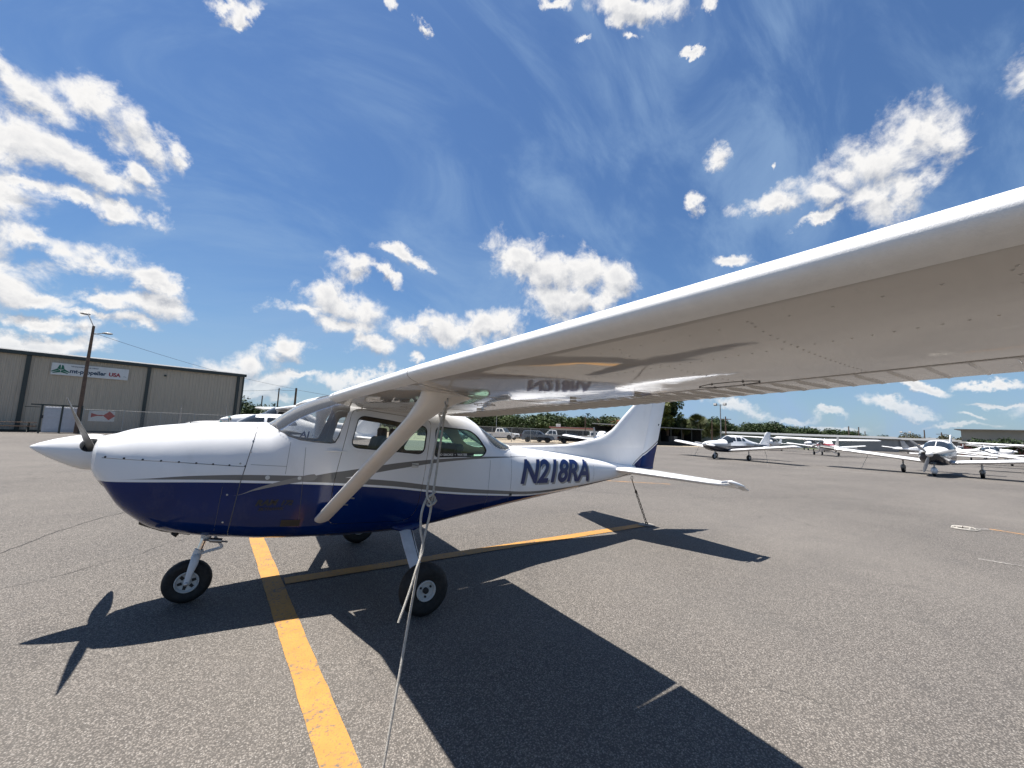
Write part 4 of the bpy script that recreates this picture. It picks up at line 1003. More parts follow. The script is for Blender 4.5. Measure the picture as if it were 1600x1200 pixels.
M_WOOD = mat('weathered_pole_wood', (.13, .085, .06), .9, var=.3, vs=3, bump=.4, bs=30); M_LAMP = mat('lamp_housing', (.25, .25, .25), .5); M_GALV = mat('galvanised_steel', (.34, .34, .33), .45, metal=.6, var=.15)
M_DOORW = mat('white_cabinet_door', (.52, .53, .56), .5, var=.08); M_SIGNW = mat('sign_white', (.62, .62, .60), .5, var=.05, dirt=.2); M_SIGNG = mat('sign_green', (.015, .13, .075), .5); M_SIGNR = mat('sign_red', (.30, .05, .06), .5); M_SIGNN = mat('sign_navy', (.02, .05, .09), .5); M_PLAC = mat('placard_red', (.38, .05, .035), .5)
M_NET = mat('dark_shade_netting', (.012, .013, .012), .9, var=.4, vs=1.5); M_BARK = mat('tree_bark', (.13, .10, .075), .9, var=.3, vs=4, bump=.5)
def leafmat(name, a, b):
    t = NT(name); n = t.noise(.45, 4, .6); oi = t.N.new('ShaderNodeObjectInfo'); c = t.mix(t.rng(n, .3, .7), a, b)
    c = t.mix(t.math('MULTIPLY', oi.outputs['Random'], .35), c, tuple(x*.6 for x in a)); t.set('Base Color', c); t.set('Roughness', .6); t.set('Specular IOR Level', .3); return t.m
M_LEAF = leafmat('green_leaves', (.035, .062, .016), (.085, .115, .030)); M_LEAFD = leafmat('dark_leaves', (.022, .042, .013), (.050, .080, .022)); M_LEAFY = leafmat('yellow_green_leaves', (.075, .095, .018), (.16, .17, .035)); M_PALM = leafmat('palm_fronds', (.045, .065, .02), (.12, .13, .05)); M_OLIVE = leafmat('olive_leaves', (.06, .058, .025), (.10, .095, .04))
M_RED = mat('dark_red_paint', (.22, .025, .03), .3, coat=.3); M_DKBLUE = mat('dark_navy_paint', (.012, .016, .03), .25, coat=.4); M_GREYP = mat('grey_paint', (.30, .30, .30), .4); M_BLUEP = mat('light_blue_paint', (.10, .22, .42), .3, coat=.3); M_TAN = mat('tan_paint', (.42, .32, .22), .4)
M_SUVP = mat('slate_blue_car_paint', (.13, .155, .19), .25, var=.06, coat=.6); M_WCAR = mat('white_car_paint', (.70, .70, .69), .25, var=.05, coat=.6); M_DCAR = mat('dark_car_paint', (.035, .038, .042), .25, coat=.6); M_LIGHT = mat('headlight_lens', (.6, .6, .6), .1, var=.05); M_TAILL = mat('tail_light_red', (.30, .02, .02), .2); M_BUMP = mat('grey_bumper', (.09, .09, .09), .5)

# ------------------------------------------------------------------ the hangar and what stands by it
HD = Vector((.981, .196, 0)); HN = Vector((.196, -.981, 0)); H0 = Vector((-14.08, 44.25, 0))    # along the wall, outward normal, origin
HZ = math.atan2(HD.y, HD.x)
hg = empty('hangar', tuple(H0), 'long beige corrugated steel hangar with dark trim and a propeller shop sign', 'hangar', rz=HZ)
# local frame: X along the wall, -Y outwards (towards camera), Z up
SL, SR, HH = -24.3, 13.82, 6.25
obj('side_wall', G().box((SR-.1, 12.05, HH/2), (.2, 24., HH)), M_SIDE, hg); obj('side_wall', G().box((SL+.1, 12.05, HH/2), (.2, 24., HH)), M_SIDE, hg)
obj('back_wall', G().box(((SL+SR)/2, 24.15, HH/2), (SR-SL, .2, HH)), M_SIDE, hg)
g = G().loft([[(SL-.2, -.25, 6.33), (SL-.2, 12, 7.6), (SL-.2, 24.4, 6.33), (SL-.2, 24.4, 6.48), (SL-.2, 12, 7.75), (SL-.2, -.25, 6.48)], [(SR+.15, -.25, 6.33), (SR+.15, 12, 7.6), (SR+.15, 24.4, 6.33), (SR+.15, 24.4, 6.48), (SR+.15, 12, 7.75), (SR+.15, -.25, 6.48)]])
obj('roof', g, M_ROOFG, hg, sm=False)
obj('eave_gutter', G().box(((SL+SR)/2, -.16, 6.32), (SR-SL+.3, .22, .26)), M_TRIM, hg)
cols = [-23.9, -16.6, -8.9, -1.16, 6.17, 13.30]
for c in cols: obj('downpipe', G().box((c, -.10, 3.10), (.26, .14, 6.15)), M_TRIM, hg)
obj('corner_trim', G().box((SR-.06, -.09, 3.10), (.14, .1, 6.2)), M_TRIM, hg)
pw = .76; prof = []
k = 0.
while k < pw-.01:
    prof += [(k, 0), (k+.10, 0), (k+.13, -.035), (k+.20, -.035), (k+.23, 0)]; k += .253
prof.append((pw, 0))
V = [(x, y, z) for x, y in prof for z in (0.02, HH)]; Fp = [(2*i, 2*i+2, 2*i+3, 2*i+1) for i in range(len(prof)-1)]
pm = G().add(V, Fp).mesh('wall_panel'); pm.materials.append(M_SIDE)
x = SL
while x < SR-.3:
    o = bpy.data.objects.new('wall_panel', pm); COL.objects.link(o); o.parent = hg; o.location = (x, (.0 if int(x*10) % 2 else -.004), 0); x += pw
obj('base_strip', G().box(((SL+SR)/2, -.03, .07), (SR-SL, .1, .12)), M_TRIM, hg)
obj('wall_light', G().box((7.35, -.08, 5.55), (.18, .14, .16)), M_TRIM, hg)
sg = empty('shop_sign', tuple(H0+HD*2.45+HN*.12), 'white signboard with green emblem reading mt-propeller USA on the hangar wall', 'sign', rz=HZ)
obj('board', G().box((0, 0, 5.28), (4.68, .06, 1.0)), M_SIGNW, sg)
def stext(txt, x, z, size, m, off=0., sx=1., shear=0., name='lettering'):
    me = text_mesh(txt, size, offset=off, sx=sx, shear=shear)
    for v in me.vertices: v.co = Vector((x+v.co.x, -.036, z+v.co.y))
    return obj(name, me, m, sg, sm=False)
stext('mt-propeller', -1.28, 5.03, .47, M_SIGNN, .018, .90); stext('USA', 1.08, 5.03, .44, M_SIGNR, .024, .92); stext('inc.', 2.02, 5.03, .16, M_SIGNN)
stext('THE INNOVATIVE PROPELLER COMPANY', -1.25, 5.54, .125, M_SIGNN, .004, .72)
def tri(pts): 
    g = G(); n = len(pts); g.add([(a, -.036, b) for a, b in pts], [tuple(range(n))]); return obj('emblem', g, M_SIGNG, sg, sm=False)
for rr in (0, 120, 240):
    for fl in (-1, 1):
        P = []
        for a, b in ((0, .03), (.03*fl, .46), (.10*fl, .42), (.17*fl, .10)):
            an = R_(rr); P.append((-1.80+(a*math.cos(an)-b*math.sin(an))*1.25, 5.20+(a*math.sin(an)+b*math.cos(an))*.98))
        tri(P)
# gate, cabinet doors, fence, placard, in front of the hangar
def fence_mat():
    m = bpy.data.materials.new('chain_link'); m.use_nodes = True; t = m.node_tree; N = t.nodes; L = t.links; b = N['Principled BSDF']
    b.inputs['Base Color'].default_value = (.30, .30, .29, 1); b.inputs['Roughness'].default_value = .5; b.inputs['Metallic'].default_value = .4
    tc = N.new('ShaderNodeTexCoord'); s = N.new('ShaderNodeSeparateXYZ'); L.new(tc.outputs['Object'], s.inputs[0])
    def M(op, a, c=None, d=None):
        q = N.new('ShaderNodeMath'); q.operation = op
        for i, v in enumerate((a, c, d)):
            if v is None: continue
            if isinstance(v, (int, float)): q.inputs[i].default_value = v
            else: L.new(v, q.inputs[i])
        return q.outputs[0]
    u = M('ADD', s.outputs['X'], s.outputs['Z']); v = M('SUBTRACT', s.outputs['X'], s.outputs['Z'])
    fu = M('LESS_THAN', M('FRACT', M('MULTIPLY', u, 13.)), .11); fv = M('LESS_THAN', M('FRACT', M('MULTIPLY', v, 13.)), .11)
    a = M('MAXIMUM', fu, fv); L.new(a, b.inputs['Alpha']); return m
M_CHAIN = fence_mat()
def fence(p0, p1, h, n, label, rails=True, netting=None, postr=.035, mesh_off=0.):
    p0, p1 = Vector((*p0, 0)), Vector((*p1, 0)); L = (p1-p0).length; e = empty('chain_link_fence', tuple(p0), label, 'fence', rz=math.atan2(p1.y-p0.y, p1.x-p0.x))
    for i in range(n+1): obj('post', G().cyl((L*i/n, 0, 0), (L*i/n, 0, h+.05), postr, n=8), M_GALV, e)
    obj('top_rail', G().cyl((0, 0, h), (L, 0, h), .024, n=6), M_GALV, e); obj('bottom_wire', G().cyl((0, 0, .08), (L, 0, .08), .01, n=5), M_GALV, e)
    obj('mesh_panel', G().add([(0, .0, .05), (L, .0, .05), (L, .0, h), (0, .0, h)], [(0, 1, 2, 3)]), netting or M_CHAIN, e, sm=False)
    return e
pt = lambda s, n: H0+HD*s+HN*n
cb = empty('storage_cabinet', tuple(pt(1.35, 3.6)), 'white double-door metal cabinet inside the dark gate frame by the hangar', 'cabinet', rz=HZ)
obj('body', G().box((0, .35, 1.05), (1.9, .6, 2.0)), M_DOORW, cb, bevel=.01)
for s in (-1, 1):
    dd = obj('door', G().box((s*.47, .02, 1.05), (.88, .05, 1.9)), M_DOORW, cb, bevel=.008)
    obj('panel', G().box((s*.47, -.012, .62), (.70, .02, .7)), M_DOORW, dd, bevel=.006); obj('panel', G().box((s*.47, -.012, 1.5), (.70, .02, .6)), M_DOORW, dd, bevel=.006)
gt = empty('gate_frame', tuple(pt(1.35, 4.15)), 'dark steel gate frame with latch box in front of the white cabinet', 'gate', rz=HZ)
for x in (-1.02, 0.02, 1.05): obj('post', G().cyl((x, 0, 0), (x, 0, 2.22), .06, n=10), M_TRIM, gt)
obj('top_bar', G().box((-.25, 0, 2.17), (2.7, .06, .09)), M_TRIM, gt); obj('latch_box', G().box((-.95, -.07, 1.25), (.12, .1, .24)), M_BLACK, gt); obj('hold_back', G().box((-1.5, 0, 1.98), (.75, .05, .05)), M_TRIM, gt)
fence((pt(2.5, 4.2).x, pt(2.5, 4.2).y), (pt(16.5, 4.2).x, pt(16.5, 4.2).y), 1.95, 6, 'chain-link fence with steel posts along the beige hangar wall')
pc = empty('warning_placard', tuple(pt(3.55, 3.9)), 'white square board with red arrow and red diamond on the hangar fence', 'sign', rz=HZ)
obj('board', G().box((0, 0, 1.45), (1.5, .03, .85)), M_SIGNW, pc)
obj('diamond', G().add([(.05, -.02, 1.5), (.42, -.02, 1.13), (.79-.0, -.02, 1.5), (.42, -.02, 1.87)][:4], [(0, 1, 2, 3)]), M_PLAC, pc, sm=False)
obj('arrow', G().add([(-.62, -.02, 1.68), (-.62, -.02, 1.32), (-.28, -.02, 1.46), (.06, -.02, 1.46), (.06, -.02, 1.56), (-.28, -.02, 1.56)], [(0, 1, 2, 3, 4, 5)]), M_PLAC, pc, sm=False)
gtable = None
def picnic(loc, label):
    e = empty('picnic_table', tuple(loc), label, 'picnic table', 'picnic tables by the hangar', rz=HZ+.03)
    for i in range(5): obj('plank', G().box((0, -.30+.15*i, .75), (2.4, .13, .04)), M_WOOD, e)
    for s in (-1, 1):
        obj('bench', G().box((0, s*.75, .46), (2.4, .26, .05)), M_WOOD, e)
        for x in (-.8, .8): obj('leg', G().bar((x, s*.15, .72), (x, s*.62, 0), .08, .08), M_TRIM, e)
    for x in (-.8, .8): obj('brace', G().box((x, 0, .42), (.06, 1.6, .07)), M_TRIM, e)
    return e
picnic(pt(-1.2, 1.9), 'picnic table against the hangar wall left of the cabinet')
picnic(pt(-4.6, 1.9), 'picnic table at the left edge of the view by the hangar')
tc_ = empty('trash_bin', tuple(pt(-2.9, 1.4)), 'small dark waste bin between the picnic tables', 'bin'); obj('body', G().lathe([(.28, 0), (.32, .8)], (0, 0, 0), 'z', 16), M_BLACK, tc_); obj('lid', G().lathe([(.33, .8), (.30, .92), (.05, 1.0)], (0, 0, 0), 'z', 16), M_BLACK, tc_)
# lamp post
lp = empty('lamp_post', (-11.05, 40.7, 0), 'tall leaning brown wooden lamp post with two lamps in front of the sign', 'lamp post')
obj('pole', G().tube([(0, 0, 0), (.0, 0, 4.5), (.02, 0, 8.75)], [.15, .12, .085], 14), M_WOOD, lp)
a_ = Vector((-.83, .56, 0)); 
for s, z, l, up in ((1, 8.75, .75, 1.0), (-1, 8.05, 1.15, .12)):
    arm = obj('arm', G().tube([(0, 0, z), tuple(-cr*s*l*.6+Vector((0, 0, up*.75))), tuple(-cr*s*l*.9+Vector((0, 0, up)))][:1]+[tuple(Vector((0, 0, z))+-Vector((cr.x, cr.y, 0))*s*l*.6+Vector((0, 0, up*.75))), tuple(Vector((0, 0, z))-Vector((cr.x, cr.y, 0))*s*l*.85+Vector((0, 0, up)))], .035, 8), M_GALV, lp)
    c = Vector((0, 0, z+up))-Vector((cr.x, cr.y, 0))*s*l*1.1
    obj('lamp_head', G().sphere(tuple(c), .33, 12, 6, (1., .55, .28)), M_LAMP, arm)
# hangar power line
def wire(p0, p1, sag, label, r=.012, n=18):
    P = [Vector(p0).lerp(Vector(p1), i/n)-Vector((0, 0, sag*4*(i/n)*(1-i/n))) for i in range(n+1)]
    o = obj('power_line', G().tube([tuple(p-P[0]) for p in P], r, 5), M_BLACK, None, ang=90, loc=P[0]); props(o, label, 'cable'); return o
wire((-11.05, 40.7, 8.2), (5.85, 61.9, 6.4), .45, 'thin overhead cable leaving the lamp post toward the roadside poles', .014)

# ------------------------------------------------------------------ background aircraft
def fus_rings(F, xs, n=28): return G().loft([F.ring(x, n) for x in xs])
def zpatch(F, xs, a0, a1, off=.008, n=12):
    return G().loft([F.ring(x, n, off, a0, a1, False) for x in xs], cap=False, wrap=False)
def plane(kind, label, loc, rz, mtop=M_WHITE, mbot=M_WHITE, mglass=M_DGLASS, mfin=None, mtip=None, blades=2, pants=False, ropes=True, proprot=.4, text=None, detail=True, group=None, accent=None, bladem=None, band=.13):
    low = kind == 'low'; e = empty('parked_aircraft', loc, label, 'aeroplane', group or 'aeroplanes parked on the apron', rz=rz)
    P = lambda nm, g, m, par=e, **k: obj(nm, g, m, par, **k)
    if low:
        T = [(-2.83, .20, 1.28, 1.00, 2.2, 2.2, .5), (-2.78, .36, 1.34, .88, 2.6, 2.6, .5), (-2.55, .46, 1.40, .74, 2.8, 2.8, .5), (-2.0, .53, 1.46, .62, 3, 3, .5), (-1.25, .57, 1.50, .56, 3, 3, .5), (-.95, .58, 1.66, .55, 2.8, 3, .47), (-.55, .60, 1.86, .55, 2.7, 3, .42), (-.1, .61, 1.95, .55, 2.8, 3, .40), (.5, .60, 1.95, .57, 2.8, 3, .40), (1.1, .52, 1.82, .61, 2.6, 3, .43), (1.9, .36, 1.58, .70, 2.5, 2.8, .5), (3.0, .20, 1.38, .83, 2.3, 2.5, .5), (4.1, .08, 1.22, .95, 2.2, 2.2, .5), (4.5, .03, 1.16, 1.0, 2.2, 2.2, .5)]
        hubz, noze = 1.15, -2.83
    else:
        T = [(-2.5, .20, 1.46, 1.2, 2.2, 2.2, .5), (-2.45, .34, 1.52, 1.08, 2.6, 2.6, .5), (-2.3, .42, 1.58, .84, 2.8, 2.8, .5), (-1.9, .48, 1.64, .68, 3, 3, .5), (-1.3, .53, 1.68, .58, 3, 3, .45), (-.75, .55, 1.98, .55, 3.2, 3.5, .42), (-.55, .56, 2.08, .54, 4, 3.6, .4), (.3, .55, 2.08, .55, 4, 3.6, .4), (.9, .49, 1.88, .62, 3.6, 3.4, .44), (1.6, .42, 1.55, .70, 3, 3, .48), (2.6, .31, 1.42, .82, 2.8, 2.8, .5), (4.0, .15, 1.28, .98, 2.5, 2.5, .5), (4.8, .06, 1.2, 1.08, 2.2, 2.2, .5)]
        hubz, noze = 1.34, -2.5
    F = Fus(T); xs = [r[0] for r in T[:3]]+frange(T[2][0]+.15, T[-1][0], .2)
    g = fus_rings(F, xs); me = g.mesh('fuselage'); me.materials.append(mtop); me.materials.append(mbot); me.materials.append(accent or mtop)
    for p in me.polygons:
        c = p.center; w, zt, zb, nt, nb, zc = F.sec(c.x); lim = (1.06 if low else 1.12)+(.12 if blades == 3 else 0)+.05*(c.x-0)*(0 if c.x < 0 else 1)
        p.material_index = 1 if c.z < lim else (2 if c.z < lim+band and accent else 0)
    smooth(me, 40); o = bpy.data.objects.new('fuselage', me); COL.objects.link(o); o.parent = e
    # glazing
    if low:
        P('windshield', zpatch(F, frange(-1.08, -.50, .1), R_(14), R_(166)), mglass); 
        for s in (-1, 1):
            P('side_window', patch(F, rounded([(-.86, 1.50), (-.22, 1.46), (-.18, 1.78), (-.52, 1.78)], .05, 3), s, .010, .12), mglass)
            P('side_window', patch(F, rounded([(-.10, 1.46), (.45, 1.46), (.45, 1.78), (-.08, 1.79)], .05, 3), s, .010, .12), mglass)
            P('side_window', patch(F, rounded([(.56, 1.47), (1.05, 1.50), (.95, 1.70), (.56, 1.77)], .06, 3), s, .010, .12), mglass)
        P('windshield_post', G().tube([(x, 0, interp(x, T, 2)+.014) for x in frange(-1.1, -.48, .1)], .022, 6), mtop)
    else:
        P('windshield', zpatch(F, frange(-1.25, -.64, .1), R_(12), R_(168)), mglass)
        for s in (-1, 1):
            P('side_window', patch(F, rounded([(-.70, 1.45), (.05, 1.42), (.08, 1.80), (-.55, 1.86)], .06, 3), s, .010, .12), mglass)
            P('side_window', patch(F, rounded([(.16, 1.42), (.95, 1.42), (.62, 1.74), (.16, 1.80)], .06, 3), s, .010, .12), mglass)
    # propeller
    hub = Vector((noze-.12, 0, hubz+(.02 if low else 0)))
    P('spinner', G().lathe([(.150, .05), (.15, 0), (.12, -.10), (.07, -.20), (.01, -.27)], tuple(hub), 'x', 20), mtop)
    for k in range(blades):
        a = proprot+2*math.pi*k/blades; d = Vector((0, math.cos(a), math.sin(a))); w = Vector((0, -math.sin(a), math.cos(a)))
        rings = []
        for t, c, th in ((.04, .05, .04), (.15, .08, .04), (.35, .14, .03), (.6, .15, .02), (.85, .13, .014), (.98, .06, .01)):
            cc = hub+d*t; cd = (w*.85+Vector((-.5, 0, 0))*(1-t)).normalized(); n = cd.cross(d)
            rings.append([tuple(cc+cd*c*.5*math.cos(q)+n*th*.5*math.sin(q)) for q in [2*math.pi*j/8 for j in range(8)]])
        P('propeller_blade', G().loft(rings), bladem or M_BLADE)
    # wings
    half = 5.35
    for s in (-1, 1):
        rings = []; afs = airfoil(0, 1, 10, .14)
        for y, xl, c, z in (((.50, -.95, 1.62, .72), (5.0, -.93, 1.58, 1.22), (5.30, -.88, 1.45, 1.26), (5.42, -.6, .9, 1.275)) if low else ((.45, -.72, 1.63, 1.98), (2.5, -.70, 1.63, 2.03), (5.2, -.55, 1.15, 2.12), (5.45, -.45, .8, 2.13))):
            rings.append([(xl+x*c, s*y, z+zz_*c*(1 if y < 5.4 else .4)-x*c*.045) for x, zz_ in afs])
        wg = P('wing', G().loft(rings), M_WHITE, ang=50)
        if mtip:
            a_, b_ = rings[0], rings[1]; mid = [tuple(Vector(p).lerp(Vector(q), .90)) for p, q in zip(a_, b_)]
            def grow(rg):
                c = sum((Vector(p) for p in rg), Vector((0, 0, 0)))/len(rg); return [tuple(c+Vector(((p[0]-c.x)*1.02, p[1]-c.y, (p[2]-c.z)*1.08))) for p in rg]
            P('wing_tip', G().loft([grow(mid), grow(b_), grow(rings[2]), [(x, y+s*.02, z) for x, y, z in grow(rings[3])]]), mtip, par=wg)
        if low:
            P('gear_leg', G().tube([(.0, s*1.52, .72), (.02, s*1.52, .24)], .045, 8), M_GEAR)
        else:
            P('wing_strut', G().loft([[(x+.055*math.cos(q), y+.0*s, z+.02*math.sin(q)) for q in [2*math.pi*j/8 for j in range(8)]] for x, y, z in ((-.55, s*.52, .74), (-.3, s*2.5, 1.96))]), M_STRUT)
            P('gear_leg', G().tube([(.12, s*.42, .58), (.06, s*.9, .38), (.0, s*1.2, .24)], .035, 8), M_GEAR)
        yw = 1.52 if low else 1.27
        wh = P('wheel', G().lathe([(.10, -.07), (.19, -.075), (.215, -.04), (.22, 0), (.215, .04), (.19, .075), (.10, .07)], (0, s*yw, .22), 'y', 20), M_TYRE)
        P('rim', G().lathe([(.10, -.076), (.02, -.08), (.02, .08), (.10, .076)], (0, s*yw, .22), 'y', 16), M_RIM, par=wh)
        if pants == 'half' or pants: P('wheel_fairing', G().sphere((0, s*yw, .32), .24, 12, 8, (1.3, .5, .6)), M_GREYP if pants == 'half' else mtop)
        # tail surfaces
        st = P('horizontal_stabilizer', G().loft([[(x, s*y, (1.06 if low else 1.14)+zz_) for x, zz_ in [(a+c*u, v*.05) for u, v in ((0, 0), (.05, .6), (.3, 1), (1, .1), (1, -.1), (.3, -1), (.05, -.6))]] for y, a, c in ((.05, 3.55, .85), (1.75, 3.72, .68), (1.85, 3.85, .45))]), M_WHITE, ang=50)
        if ropes:
            zr = .97 if low else 1.98; yr = 3.0 if low else 2.55
            P('tie_down_rope', G().tube([(-.25, s*yr, zr), (-.45, s*(yr+.35), .02)], .012, 5), M_ROPE)
    P('vertical_fin', G().loft([[(x, y, z) for x, y, _ in fin_sec(a, b, 0, .09)] for z, a, b in ((1.15, 2.5, 4.55), (1.35, 3.35, 4.6), (2.0, 3.95, 4.72), (2.28, 4.15, 4.78), (2.34, 4.3, 4.76))]), mfin or M_WHITE, ang=50)
    nx = -1.95 if low else -1.65
    ngw = P('nose_wheel', G().lathe([(.09, -.06), (.165, -.065), (.185, -.03), (.19, 0), (.185, .03), (.165, .065), (.09, .06)], (nx, 0, .19), 'y', 20), M_TYRE); P('rim', G().lathe([(.09, -.066), (.02, -.07), (.02, .07), (.09, .066)], (nx, 0, .19), 'y', 14), M_RIM, par=ngw)
    P('nose_leg', G().tube([(nx+.12, 0, .70), (nx+.05, 0, .42), (nx, .0, .30)], [.035, .035, .03], 8), M_GEAR)
    P('nose_fork', G().box((nx, 0, .33), (.09, .20, .14)), M_GEAR, bevel=.02)
    if pants: P('nose_fairing', G().sphere((nx, 0, .30), .26, 12, 8, (1.3, .55, .75)), M_WHITE)
    if detail:
        for s in (-1, 1): P('air_intake', G().sphere((noze-.0, s*.22, hubz+.06), .085, 12, 6, (.3, 1.2, .8)), M_BLACK)
    if text:
        m = text_mesh(text, .42, shear=.15, offset=.01); P('registration_number', lay_text(m, lambda x, y: (1.15+x, -F.surfy(1.15+x, 1.0+y*.9, .012), 1.0+y*.9)), M_NAVY, sm=False)
    return e

# heading: rz=0 means nose towards -x, like the main aeroplane
plane('low', 'white low-wing aeroplane right behind the cowling of the big one, cabin roof showing', (.85, 15.0, 0), 0., mglass=M_DGLASS, proprot=R_(82), text='AJ 47', mbot=M_WHITE)
plane('low', 'small white aeroplane with teal bubble glass, its roof just showing before the hangar corner', (-.4, 31.5, 0.), -.12, mglass=M_TGLASS, mtop=M_GREYP, proprot=R_(10))
plane('high', 'white high-wing aeroplane whose wing shows behind the windshield of the big one', (2.2, 24.0, 0.), .17, proprot=R_(50)).scale = (1.2, 1.2, 1.2)
plane('low', 'white and black low-wing aeroplane parked mid-apron to the right of the big fin', (33.34, 12.45, 0), -.20, mbot=M_DKBLUE, accent=M_GREYP, proprot=R_(5), bladem=M_WHITE)
plane('low', 'white low-wing aeroplane with black belly, three-blade propeller and grey wing tip, facing the camera', (35.0, .92, 0), .04, mbot=M_DKBLUE, accent=M_GREYP, blades=3, pants='half', mtip=M_BUMP, proprot=R_(45), bladem=M_GREYP).scale = (1.07, 1.07, 1.07)
plane('high', 'white high-wing aeroplane with dark red side band, turned away beyond the white and black one', (62.0, 15.4, 0), R_(180+33), mbot=M_WHITE, mtop=M_WHITE, accent=M_RED, band=.30, mfin=M_GREYP, ropes=False)
far = [('high', (71, 25.5), .1, 'white high-wing aeroplane behind the tail of the white and black one', {}),
 ('high', (92, 27.5), .0, 'white high-wing aeroplane before the long grey hangars, left of the red one', {}),
 ('low', (84, 22.8), .3, 'white aeroplane with its cowl just left of the red one', {}),
 ('low', (88, 10.6), 2.6, 'white low-wing aeroplane with upright grey fin left of the three-blade propeller', {'mfin': 'g'}),
 ('low', (112, 16.5), .3, 'tan striped aeroplane in the far row before the grey hangars', {'mtop': 't'}),
 ('low', (120, 12.2), .0, 'white aeroplane in the far row, just left of the three-blade propeller', {}),
 ('high', (96, 5.6), 1.3, 'white high-wing aeroplane just right of the propeller aeroplane cabin', {}),
 ('low', (78, 3.7), .2, 'white aeroplane with grey underside right of the cabin of the propeller aeroplane', {'mbot': 'g'}),
 ('low', (66, -.6), .2, 'white aeroplane with long nose in front of the tan hangar', {}),
 ('high', (58, -2.6), .15, 'white aeroplane with light blue cabin at the right, before the tan hangar', {'mtop': 'b'}),
 ('low', (48.5, -4.3), .1, 'white low-wing aeroplane with blue glass at the right edge of the view', {'mglass': 'b'}),
 ('high', (80, -4.8), .1, 'white high-wing aeroplane at the far right edge before the tan hangar', {})]
mm = {'g': M_GREYP, 't': M_TAN, 'b': M_BLUEP}
for i, (k, (x, y), rz, lab, kw) in enumerate(far):
    plane(k, lab, (x, y, 0), rz, ropes=False, detail=False, proprot=R_(30+50*i), **{a: mm[b] for a, b in kw.items()})

